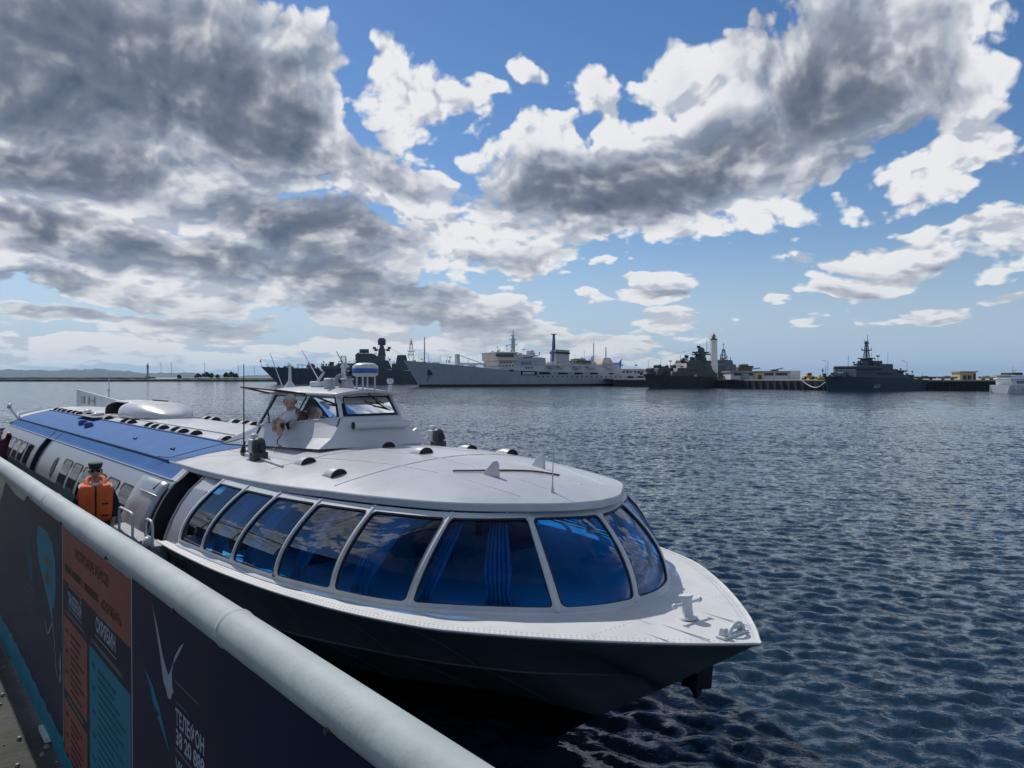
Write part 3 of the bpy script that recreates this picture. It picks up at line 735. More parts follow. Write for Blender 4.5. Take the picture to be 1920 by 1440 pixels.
# stowed anchor under the port bow
mb = MB()
def an_pt(x, y, z): return (x + .22, y + .05, z - .02)
rn = random.Random(8)
def lump(A, B_): mb.hexa([an_pt(*p) for p in A], [an_pt(*p) for p in B_])
lump([(.55, -.22, 1.15), (.98, -.26, .98), (1.0, -.24, .86), (.62, -.2, 1.0)], [(.56, -.32, 1.19), (.98, -.34, 1.0), (1.0, -.33, .88), (.62, -.3, 1.02)])
lump([(.42, -.14, 1.20), (.62, -.18, 1.12), (.64, -.18, .95), (.46, -.14, .98)], [(.40, -.34, 1.24), (.60, -.36, 1.16), (.62, -.38, .92), (.42, -.33, .95)])
lump([(.50, -.2, .98), (.58, -.2, .96), (.54, -.24, .86), (.51, -.24, .86)], [(.50, -.32, .98), (.58, -.33, .96), (.54, -.3, .86), (.51, -.3, .86)])
mb.tube([an_pt(.80, -.25, 1.02), an_pt(.98, -.27, .93), an_pt(1.14, -.25, .82)], [.05, .04, .045], 7); mb.lathe([(.02, -.05), (.055, -.03), (.05, .03), (.02, .05)], an_pt(1.17, -.25, .79), axis=(1, .3, .2), n=9)
mb.tube([an_pt(.54, -.27, 1.2), an_pt(.45, -.27, 1.25), an_pt(.39, -.26, 1.2)], .038, 7)
an = recalc(bevel(mb.build('stowed_anchor', MT['boot'], ferry), .012))

# ---- roof fittings
def scoop_mesh():
    mb = MB(); n = 14; L, Rr = .24, .095
    def fn(k, a): t = math.pi * a; q = 1 - .55 * max(0, (k - .55) / .45) ** 2; return (-L / 2 + L * k, -Rr * math.cos(t), Rr * .78 * math.sin(t) * q)
    mb.grid(fn, np.linspace(0, 1, 8), np.linspace(0, 1, n), True, flip=True)
    mb.add([fn(1, a) for a in np.linspace(0, 1, n)], [tuple(range(n))]); return mb
def scoop(x, y, sc_=1.0, first=[None]):
    if first[0] is None:
        o = scoop_mesh().build('roof_vent', MT['white'], rf)
        mb = MB(); n = 14; mb.add([(-.112, -.088 * math.cos(math.pi * a), .070 * math.sin(math.pi * a)) for a in np.linspace(0, 1, n)], [tuple(range(n))]); mb.build('vent_mouth', MT['black'], o)
        mb = MB(); mb.tube([(-.12, -.095 * math.cos(math.pi * a), .074 * math.sin(math.pi * a)) for a in np.linspace(0, 1, n)], .006, 5); mb.build('vent_rim', MT['darkmetal'], o)
        first[0] = o
    else: o = copy_tree(first[0], rf)
    o.location = (x, y, zroof(x, y) - .006); o.scale = (sc_,) * 3
    b = .02; o.rotation_euler = (-math.atan((zroof(x, y + b) - zroof(x, y - b)) / (2 * b)) * -1, math.atan((zroof(x - b, y) - zroof(x + b, y)) / (2 * b)), 0)
    return o
for x, y in ((5.45, 1.27), (4.42, 1.40), (5.55, .10), (4.45, .24), (5.55, -1.27), (4.45, -1.10)): scoop(x, y)
AFTV = (9.25, 10.76, 11.43, 11.96, 12.71, 13.2, 13.75, 15.09, 15.64, 17.28, 19.5, 20.5, 21.2, 21.9, 22.6, 23.3, 23.9)
for i, x in enumerate(AFTV):
    for sgn in (1, -1): scoop(x, sgn * (.90 + .012 * (i % 3)), 1.15 if x > 9.5 else 1.05)
def fin(x, y, yaw):
    mb = MB(); pts = [(-.16, 0), (.10, 0), (.09, .14), (.06, .17), (.02, .16)]
    mb.prism([(p[0] * .95, p[1]) for p in pts], 'y', -.016, .016); o = bevel(mb.build('antenna_fin', MT['white'], rf), .008)
    o.location = (x, y, zroof(x, y) - .008); o.rotation_euler = (0, 0, R(180 + yaw)); return o
fin(2.86, .40, 8); fin(3.0, -.38, -5)
mb = MB(); mb.lathe([(.022, 0), (.014, .05), (.009, .06)], (2.10, .26, zroof(2.1, .26) - .004), n=8); mb.tube([(2.10, .26, zroof(2.1, .26) + .05), (2.09, .255, zroof(2.1, .26) + .44)], [.007, .003], 6); mb.build('whip_antenna', MT['white'], rf)
mb = MB(); mb.tube([(lerp(3.25, 2.55, k), lerp(.62, -.30, k) + .05 * math.sin(k * 7), zroof(lerp(3.25, 2.55, k), lerp(.62, -.3, k)) + .012) for k in np.linspace(0, 1, 20)], .010, 6); mb.build('antenna_cable', MT['darkmetal'], rf)
# engine-room hood amidships with its open side hatch
mb = MB()
def hood(x, a):
    k = (x - 15.0) / 4.2; t = math.pi * a; w = .66 * min(1, (max(k, 0) * 5) ** .5 + .02); hh = .33 * min(1, (max(k, 0) * 4) ** .55 + .01)
    ct = math.cos(t); st = math.sin(t); return (x, w * (abs(ct) ** .6) * (1 if ct > 0 else -1), 2.60 + hh * st ** .6 + .09)
xs = [15.0, 15.05, 15.15, 15.3, 15.55, 15.9, 16.3, 16.8, 17.2]
mb.grid(hood, xs, np.linspace(0, 1, 25), True)
mb.grid(hood, np.linspace(17.2, 18.7, 6), np.linspace(.34, 1, 17), True)
hd = mb.build('engine_hood', MT['roofwhite'], rf); solid(hd, .025)
mb = MB(); mb.add([hood(17.25, a) for a in np.linspace(0, 1, 15)], [tuple(range(15))]); mb.add([hood(18.68, a) for a in np.linspace(.0, 1, 15)], [tuple(range(15))]); mb.add([(17.25, -.5, 2.7), (18.68, -.5, 2.7), (18.68, -.5, 3.05), (17.25, -.5, 3.05)], [(0, 1, 2, 3)])
mb.box((18.4, .90, 2.665), (2.0, .6, .012)); mb.build('hatch_opening', MT['recess'], hd)
mb = MB(); mb.box((17.6, .2, 2.85), (.5, .3, .2)); mb.build('hatch_box', MT['framegrey'], hd)
# name board standing on the port quarter
mb = MB(); mb.hexa([(22.0, -.60, 2.62), (29.2, -.62, 2.45), (29.2, -.66, 2.45), (22.0, -.64, 2.62)], [(22.0, -.60, 2.88), (29.2, -.62, 3.20), (29.2, -.66, 3.20), (22.0, -.64, 2.88)])
nb = mb.build('stern_board', MT['framegrey'], rf)
mb = MB(); mb.box((28.0, -.596, 2.83), (.55, .02, .26)); mb.box((27.0, -.592, 2.83), (.12, .02, .3)); mb.box((26.5, -.592, 2.83), (.5, .02, .08)); mb.box((26.1, -.592, 2.83), (.12, .02, .3)); mb.build('board_lettering', MT['silver'], nb)
mb = MB(); mb.tube([(25.5, -.9, 2.5), (25.6, -.95, 3.75)], [.03, .012], 6); mb.lathe([(.02, -.05), (.06, 0), (.02, .05)], (25.53, -.92, 3.2), n=8); mb.build('stern_pole', MT['framegrey'], rf)
mb = MB(); mb.tube([(24.1, 1.86, 2.36), (24.4, 2.02, 2.66), (24.45, 2.05, 2.72)], .035, 7); mb.lathe([(.03, -.06), (.08, -.04), (.08, .04), (.03, .06)], (24.47, 2.06, 2.76), axis=(.2, 1, .3), n=10); mb.build('stern_light', MT['white'], rf)
for x, y in ((17.2, 1.45), (16.3, 1.5)):
    mb = MB(); mb.lathe([(.10, 0), (.10, .08), (.06, .12)], (x, y, zroof(x, y)), n=10); mb.build('filler_cap', MT['navy'], rf)
for x, y in ((12.1, 1.55), (9.6, 1.6)):
    mb = MB(); mb.box((x, y, zroof(x, y) + .02), (.12, .02, .03)); mb.box((x + .1, y - .03, zroof(x, y) + .02), (.03, .08, .03)); mb.build('roof_cleat', MT['navy'], rf)
mb = MB(); mb.box((19.1, .75, zroof(19.1, .75) + .04), (1.1, .10, .07)); mb.build('roof_box', MT['white'], rf)
# funnel-like white domes among the vents
for x, y in ((18.3, .95), (20.0, .8)):
    mb = MB(); mb.lathe([(.12, 0), (.13, .06), (.09, .12), (.02, .14)], (x, y, zroof(x, y) - .01), n=12); mb.build('mushroom_vent', MT['white'], rf)
# ---- wheelhouse on the roof
wh = bpy.data.objects.new('wheelhouse', None)
def V3(*a): return Vector(a)
ROWS = [  # front corner, rear corner (starboard): base on the roof, fairing, sill, head
    (V3(5.90, .86, 2.71), V3(8.8, 1.10, 2.61)),
    (V3(5.95, .66, 2.84), V3(8.45, 1.03, 2.74)),
    (V3(6.00, .53, 2.99), V3(8.1, .94, 2.845)),
    (V3(6.05, .46, 3.10), V3(7.92, .865, 2.93)),
    (V3(6.25, .41, 3.40), V3(7.97, .565, 3.38))]
def mir(p): return V3(p.x, -p.y, p.z)
mb = MB()
for i in range(3):
    (a0, r0), (a1, r1) = ROWS[i], ROWS[i + 1]
    for sg in (1, -1):
        q = (lambda p: p) if sg > 0 else mir
        n = 8
        for k in range(n):
            t0, t1 = k / n, (k + 1) / n
            mb.add([q(a0.lerp(r0, t0)), q(a0.lerp(r0, t1)), q(a1.lerp(r1, t1)), q(a1.lerp(r1, t0))], [(0, 1, 2, 3)] if sg > 0 else [(3, 2, 1, 0)], True)
    n = 8
    for k in range(n):
        t0, t1 = k / n, (k + 1) / n
        bulge = lambda t: V3(-.06 * 4 * t * (1 - t), 0, 0)
        mb.add([a0.lerp(mir(a0), t1) + bulge(t1), a0.lerp(mir(a0), t0) + bulge(t0), a1.lerp(mir(a1), t0) + bulge(t0), a1.lerp(mir(a1), t1) + bulge(t1)], [(0, 1, 2, 3)], True)
    mb.add([r0, mir(r0), mir(r1), r1], [(0, 1, 2, 3)], True)
col.objects.link(wh); bpy.data.objects.remove(wh)
wh = recalc(mb.build('wheelhouse', MT['white'], ferry))
SF, SR, HF, HR = ROWS[3][0], ROWS[3][1], ROWS[4][0], ROWS[4][1]
def strut(mb, a, b, r=.026, n=6): mb.tube([a, b], r, n)
mb = MB()
for q in (lambda p: p, mir):
    for a, b in ((SF, HF), (SR, HR)): strut(mb, q(a), q(b), .03)
    strut(mb, q(SF), q(SR), .016); strut(mb, q(HF), q(HR), .02)
strut(mb, SF, mir(SF), .016); strut(mb, HF, mir(HF), .02); strut(mb, SR, mir(SR), .016); strut(mb, HR, mir(HR), .02)
mb.build('window_post', MT['white'], wh)
# roof shell of the wheelhouse
def whroof(k, w):
    x = lerp(6.10, 8.55, k); hw = lerp(.50, .66, min(1, k * 1.1)); e = 1 - abs(2 * k - 1) ** 6 * .05
    z = 3.415 + .095 * (1 - abs(w) ** 2.4) * (1 - abs(2 * k - 1) ** 4 * .55) - .0 * k
    return (x + .06 * (abs(w) ** 3) * (1 if k < .5 else -1), hw * w * e, z)
mb = MB(); mb.grid(whroof, np.linspace(0, 1, 22), np.linspace(-1, 1, 19), True); wr = mb.build('wheelhouse_roof', MT['roofwhite'], wh); solid(wr, .035)
def pane_quad(mb, a, b, c, d, off=(0, 0, 0)): o = Vector(off); mb.add([a + o, b + o, c + o, d + o], [(0, 1, 2, 3)])
def gasket_loop(pts, r=.011, corner=.045):
    P = []
    n = len(pts)
    for i in range(n):
        a, b, c = pts[i - 1], pts[i], pts[(i + 1) % n]
        p0 = b + (a - b).normalized() * corner; p1 = b + (c - b).normalized() * corner
        for t in (0, .25, .5, .75, 1): P.append(p0 * (1 - t) ** 2 + b * 2 * t * (1 - t) + p1 * t * t)
    mb = MB(); mb.tube(P, r, 6, closed=True); return mb
def house_window(name, pts, glass=True, out=V3(0, 0, 0)):
    c = sum(pts, V3(0, 0, 0)) / len(pts)
    pin = [p + (c - p).normalized() * .028 + out for p in pts]
    w_ = gasket_loop(pin).build(name, MT['black'], wh)
    if glass:
        mb = MB(); mb.add(pin, [tuple(range(len(pin)))]); mb.build('pane', MT['clearglass'], w_)
    return w_
house_window('windscreen', [SF + V3(-.012, -.05, .03), HF + V3(-.012, -.03, -.02), mir(HF) + V3(-.012, .03, -.02), mir(SF) + V3(-.012, .05, .03)])
for q, op in ((lambda p: p, True), (mir, False)):
    d0, d1 = SF.lerp(SR, .52), HF.lerp(HR, .42)
    house_window('side_window', [q(SF.lerp(SR, .03)), q(d0), q(d1), q(HF.lerp(HR, .03))])
    house_window('side_window', [q(SF.lerp(SR, .55)), q(SR), q(HR), q(HF.lerp(HR, .45))], glass=not op)
mb = MB(); mb.add([SR, HR, mir(HR), mir(SR)], [(0, 1, 2, 3)]); mb.build('rear_pane', MT['clearglass'], wh)
# the starboard window swung up and out on its top hinge
h0, h1 = HF.lerp(HR, .42) + V3(0, .02, .01), HF.lerp(HR, 1.0) + V3(.05, .02, .01)
out0, out1 = V3(6.95, 1.02, 3.47), V3(8.35, .98, 3.50)
mb = gasket_loop([h0, h1, out1, out0], .014, .06); ow = mb.build('open_window', MT['black'], wh)
mb = MB(); mb.add([h0, h1, out1, out0], [(0, 1, 2, 3)]); mb.build('pane', MT['clearglass'], ow)
mb = MB(); mb.tube([h0.lerp(h1, .3), out0.lerp(out1, .5)], .008, 5); mb.build('stay', MT['darkmetal'], ow)
# rolled awning tube under the windscreen
mb = MB(); mb.lathe([(.001, -.43), (.052, -.43), (.056, -.40), (.056, .42), (.052, .44), (.001, .44)], (5.905, -.08, 3.0), axis=(0, 1, 0), n=14); at_ = mb.build('awning_tube', MT['white'], wh)
mb = MB(); mb.lathe([(.02, 0), (.05, .002), (.05, .012), (.02, .014)], (5.905, .355, 3.0), axis=(0, 1, 0), n=14); mb.build('end_cap', MT['black'], at_)
# wiper
mb = MB(); mb.tube([V3(6.17, -.02, 3.42), V3(6.13, -.03, 3.38), V3(6.10, -.27, 3.19)], .008, 5); mb.tube([V3(6.12, -.10, 3.30), V3(6.08, -.34, 3.16)], .011, 5); mb.tube([V3(6.16, -.02, 3.40), V3(6.13, -.24, 3.27)], .006, 5); mb.build('wiper', MT['black'], wh)
# inside: console, seat back, wheel, floor
mb = MB(); mb.box((6.42, -.1, 2.95), (.36, .95, .34)); mb.box((6.5, .18, 3.12), (.05, .28, .16)); mb.box((6.85, .2, 3.0), (.09, .34, .52)); mb.box((7.8, -.25, 2.98), (.1, .6, .5)); ins = bevel(mb.build('helm_console', MT['seat'], wh), .03)
ins['kind'] = 'stuff'
mb = MB(); mb.tube([V3(6.66 + .05 * math.cos(a), -.02 + .16 * math.cos(a), 3.10 + .14 * math.sin(a)) for a in np.linspace(0, 2 * math.pi, 20, endpoint=False)], .012, 6, closed=True); mb.build('steering_wheel', MT['black'], wh)
# ---- on top of the wheelhouse
def zw(x, y): k = (x - 6.1) / 2.45; return whroof(k, y / lerp(.50, .66, min(1, k * 1.1)))[2]
RX, RY = 6.30, -.04
mb = MB()
mb.lathe([(.13, 0), (.175, .02), (.18, .05)], (RX, RY, 3.655), n=28); mb.lathe([(.18, .118), (.175, .155), (.13, .185), (.08, .195), (.01, .197)], (RX, RY, 3.655), n=28)
rd = mb.build('radar_dome', MT['white'], wh)
mb = MB(); mb.lathe([(.182, .05), (.184, .06), (.184, .108), (.182, .118)], (RX, RY, 3.655), n=28); mb.build('blue_band', mat('radar_blue', (.03, .10, .40), .4), rd)
mb = MB()
for dx, dy in ((.10, .08), (.10, -.09), (-.09, -.1), (-.09, .09)): mb.tube([(RX + dx, RY + dy, 3.45), (RX + dx, RY + dy, 3.67)], .013, 6)
mb.build('radar_leg', MT['white'], rd)
mb = MB()
mb.hexa([V3(6.48, .02, 3.44), V3(6.72, .02, 3.44), V3(6.72, .12, 3.44), V3(6.48, .12, 3.44)], [V3(6.66, .04, 3.86), V3(6.76, .04, 3.86), V3(6.76, .10, 3.86), V3(6.66, .10, 3.86)])
mb.box((6.66, .07, 3.80), (.28, .05, .03)); mb.box((6.62, .08, 3.62), (.14, .16, .025)); mst = bevel(mb.build('signal_mast', MT['white'], wh), .01)
mb = MB(); mb.lathe([(.035, 0), (.045, .02), (.045, .07), (.03, .10)], (6.74, .07, 3.86), n=12); mb.build('mast_light', glass_mat('lamp_glass', (.85, .9, .85), .1), mst)
mb = MB(); mb.box((6.5, .02, 3.80), (.16, .14, .10)); mb.box((6.53, .1, 3.70), (.10, .05, .08)); bevel(mb.build('mast_lamp_cluster', MT['darkmetal'], mst), .015)['kind'] = 'stuff'
mb = MB(); prof = [(.025, -.12), (.03, -.06), (.05, -.02), (.09, .03), (.10, .035), (.085, .03), (.045, -.02), (.012, -.05)]
mb.lathe(prof, (6.74, .10, 3.60), axis=(-.75, .55, 0), n=20); hr = mb.build('horn_speaker', MT['white'], wh)
mb = MB(); mb.lathe([(.001, 0), (.045, .002), (.045, .004)], Vector((6.74, .10, 3.60)) + Vector((-.75, .55, 0)).normalized() * -.008, axis=(-.75, .55, 0), n=16); mb.build('speaker_throat', MT['black'], hr)
mb = MB(); mb.box((6.82, .25, 3.555), (.12, .15, .16), R(35)); mb.box((6.72, .33, 3.60), (.05, .16, .05), R(35)); bevel(mb.build('floodlight_box', MT['white'], wh), .015)['kind'] = 'stuff'
mb = MB(); mb.lathe([(.10, 0), (.04, .09), (.025, .12), (.022, .33), (.03, .34), (.03, .37)], (8.25, .22, zw(8.25, .22) - .01), n=14); mb.build('vent_post', MT['white'], wh)
for a, b in (((8.40, .25, 3.42), (8.85, .30, 4.05)), ((7.20, .18, 3.52), (7.90, .18, 4.07)), ((6.72, .06, 3.80), (7.02, .04, 4.03))):
    mb = MB(); mb.tube([a, b], [.011, .005], 6); mb.build('whip_antenna', MT['darkmetal'] if a[0] < 7 else MT['framegrey'], wh)
mb = MB(); mb.box((7.35, .12, 3.545), (.36, .22, .08)); bevel(mb.build('roof_equipment_box', MT['white'], wh), .02)
mb = MB(); mb.tube([(7.32, .2, 3.58), (7.1, .2, 3.72), (7.2, .2, 3.76)], .02, 6); mb.build('bracket', MT['white'], wh)
mb = MB(); mb.lathe([(.05, 0), (.028, .02), (.025, .12)], (6.34, -.47, 3.42), n=10); mb.lathe([(.03, .12), (.045, .135), (.05, .17), (.03, .20)], (6.34, -.47, 3.43), n=12); mb.build('side_lamp', MT['white'], wh)
mb = MB(); mb.tube([V3(6.9, -.05, 3.50), V3(6.3, .40, 3.44), V3(6.2, .43, 3.3), V3(6.08, .47, 3.1), V3(6.0, .56, 2.98)], .008, 5); mb.build('roof_cable', MT['darkmetal'], wh)
# ---- searchlights either side
def searchlight(y, sg):
    r0 = MB(); z0 = zroof(6.6, abs(y)) - .01
    r0.box((6.66, y, z0 + .14), (.13, .15, .26)); r0.box((6.72, y, z0 + .06), (.2, .17, .05)); r0.box((6.68, y, z0 + .30), (.09, .08, .08)); r0.box((6.77, y, z0 + .12), (.07, .1, .09))
    o = bevel(r0.build('searchlight', MT['framegrey'], rf), .015)
    mb = MB(); mb.box((6.53, y, z0 + .05), (.17, .19, .12)); mb.lathe([(.088, .10), (.09, .2), (.075, .27), (.03, .30)], (6.53, y, z0), n=16); bevel(mb.build('lamp_body', MT['darkmetal'], o), .01)['kind'] = 'stuff'
    mb = MB(); mb.lathe([(.01, -.004), (.065, 0), (.06, .01), (.01, .016)], (6.437, y, z0 + .17), axis=(-1, 0, 0), n=16); mb.build('lens', MT['sideglass'], o)
    return o
searchlight(1.41, 1); searchlight(-1.44, -1)
mb = MB()      # canvas-white conical horn beside the far lamp
mb.lathe([(.14, 0), (.15, .03), (.11, .13), (.05, .22), (.03, .24)], (6.9, -1.20, zroof(6.9, 1.2) + .02), axis=(-.2, -.3, .9), n=14); mb.build('signal_horn', MT['white'], rf)
mb = MB(); mb.lathe([(.035, 0), (.03, .05), (.022, .1)], (7.35, 1.30, zroof(7.35, 1.3)), n=8); mb.tube([(7.35, 1.3, zroof(7.35, 1.3) + .08), (7.34, 1.3, 3.83)], [.011, .006], 6); mb.build('whip_antenna', MT['darkmetal'], rf)
mb = MB(); P = [V3(7.35, 1.28, zroof(7.35, 1.28) + .16), V3(7.30, 1.36, zroof(7.3, 1.36) + .03), V3(7.05, 1.38, zroof(7.05, 1.38) + .04), V3(6.85, 1.32, 2.86), V3(6.75, 1.30, 2.98)]; f_ = catmull(P); mb.tube([f_(u) for u in np.linspace(0, 4, 22)], .014, 6); mb.build('lamp_cable', MT['rope'], rf)
mb = MB(); P = [V3(6.78, .98, 2.94), V3(6.76, 1.0, 2.86), V3(6.86, 1.02, 2.76), V3(6.72, 1.05, 2.70), V3(6.90, 1.06, 2.67), V3(6.72, 1.1, 2.66), V3(6.66, 1.04, 2.72)]; f_ = catmull(P); mb.tube([f_(u) for u in np.linspace(0, 6, 36)], .007, 5); mb.build('hanging_cable', MT['black'], wh)
mb = MB(); mb.box((6.80, .97, 2.965), (.05, .05, .10)); bevel(mb.build('radio_handset', MT['black'], wh), .01)
mb = MB(); P = [V3(7.9, .75, 2.72), V3(7.85, .72, 2.95), V3(7.95, .70, 3.12), V3(8.0, .68, 2.9)]; f_ = catmull(P); mb.tube([f_(u) for u in np.linspace(0, 3, 20)], .007, 5); mb.build('rear_bracket', MT['darkmetal'], wh)
# rope from the bow roof edge line to the lamp
mb = MB(); mb.tube([V3(lerp(9.2, 7.3, k), lerp(1.95, 1.3, k), max(zroof(lerp(9.2, 7.3, k), min(1.85, lerp(1.95, 1.3, k))) + .03, lerp(2.36, 2.8, k))) for k in np.linspace(0, 1, 14)], .006, 5); mb.build('stay_line', MT['rope'], rf)

# ---- lettering on the ferry
def text_mesh(s, size, m, parent, name, extrude=.0, bold=0.0, sx=1.0, align='LEFT'):
    cu = bpy.data.curves.new('txt', 'FONT'); cu.body = s; cu.size = size; cu.extrude = extrude; cu.offset = bold; cu.align_x = align; cu.resolution_u = 3
    tmp = bpy.data.objects.new('txt', cu); col.objects.link(tmp)
    me = bpy.data.meshes.new_from_object(tmp.evaluated_get(bpy.context.evaluated_depsgraph_get()))
    bpy.data.objects.remove(tmp); bpy.data.curves.remove(cu)
    me.name = name; me.materials.clear(); me.materials.append(m)
    co = np.empty(len(me.vertices) * 3); me.vertices.foreach_get('co', co); co = co.reshape(-1, 3); co[:, 0] *= sx; me.vertices.foreach_set('co', co.ravel()); me.update()
    o = bpy.data.objects.new(name, me); col.objects.link(o); o.parent = parent; return o
def on_hull(me_o, x_aft, z, dx):
    """wrap flat lettering on the starboard plating: text x runs towards the bow"""
    me = me_o.data; n = len(me.vertices); co = np.empty(n * 3); me.vertices.foreach_get('co', co); co = co.reshape(-1, 3)
    f = hull_rows(0, 4)
    for i in range(n):
        s = x_aft - co[i, 0]; zz = z + co[i, 1]; t = (DECK - .012 - zz) / (DECK - .012 - hull_pts(s)[1][1]); p = f(s, t); co[i] = (s, p[1] + .008, zz)
    me.vertices.foreach_set('co', co.ravel()); me.update()
on_hull(text_mesh('СЗ-07-57', .19, MT['black'], ferry, 'hull_number', 0, .004, .9), 6.75, 1.33, 0)
n3 = text_mesh('3', .085, MT['black'], ferry, 'frame_number', 0, .003)
p = dome(11, .02, .016); q = dome(11, .14, .016); up = (q - p).normalized(); tt = (dome(10.9, .05, .016) - dome(11.1, .05, .016)).normalized() * 1
n3.matrix_parent_inverse = Matrix.Identity(4)
nn = tt.cross(up); M4 = Matrix((tt, up, nn)).transposed().to_4x4(); M4.translation = p - tt * .026 + up * .012 + nn * .002; n3.matrix_local = M4
mb = MB(); mb.add([p - tt * .03 - up * .004 + nn * .002, p + tt * .03 - up * .004 + nn * .002, p + tt * .03 + up * .006 + nn * .002, p - tt * .03 + up * .006 + nn * .002], [(0, 1, 2, 3)]); mb.build('frame_number_bar', MT['black'], ferry)
# ---------------------------------------------------------------- people
SKIN = mat('skin', (.46, .27, .20), .55, var=.08, vscale=20)
def skin_mesh(name, nodes, edges, m, parent, root, sub=2):
    names = list(nodes); me = bpy.data.meshes.new(name)
    me.from_pydata([nodes[n][0] for n in names], [(names.index(a), names.index(b)) for a, b in edges], [])
    o = bpy.data.objects.new(name, me); col.objects.link(o)
    o.modifiers.new('skin', 'SKIN'); ss = o.modifiers.new('sub', 'SUBSURF'); ss.levels = sub; ss.render_levels = sub
    sv = me.skin_vertices[0].data
    for i, n in enumerate(names):
        r = nodes[n][1]; sv[i].radius = (r, r) if not isinstance(r, tuple) else r; sv[i].use_root = (n == root)
    bpy.context.view_layer.update()
    me2 = bpy.data.meshes.new_from_object(o.evaluated_get(bpy.context.evaluated_depsgraph_get()))
    bpy.data.objects.remove(o); me2.name = name; me2.materials.clear(); me2.materials.append(m)
    me2.polygons.foreach_set('use_smooth', [True] * len(me2.polygons))
    r = bpy.data.objects.new(name, me2); col.objects.link(r); r.parent = parent; return r
def hand(nodes, edges, wrist, key, d, up, side_):
    """palm and five fingers from the wrist along d"""
    w = Vector(nodes[wrist][0]); d, up, side_ = Vector(d).normalized(), Vector(up).normalized(), Vector(side_).normalized()
    nodes[key + 'p'] = (w + d * .05, .030); edges.append((wrist, key + 'p'))
    for i, (o_, L) in enumerate(((-.030, .062), (-.010, .075), (.010, .072), (.030, .056))):
        b = w + d * .09 + side_ * o_
        nodes[f'{key}f{i}a'] = (b, .0105); nodes[f'{key}f{i}b'] = (b + d * L * .55 - up * .010, .009); nodes[f'{key}f{i}c'] = (b + d * L * .8 - up * .032, .0075)
        edges += [(key + 'p', f'{key}f{i}a'), (f'{key}f{i}a', f'{key}f{i}b'), (f'{key}f{i}b', f'{key}f{i}c')]
    t = w + d * .035 - side_ * .042
    nodes[key + 't'] = (t, .012); nodes[key + 'u'] = (t + d * .035 - side_ * .012 - up * .01, .009); edges += [(key + 'p', key + 't'), (key + 't', key + 'u')]
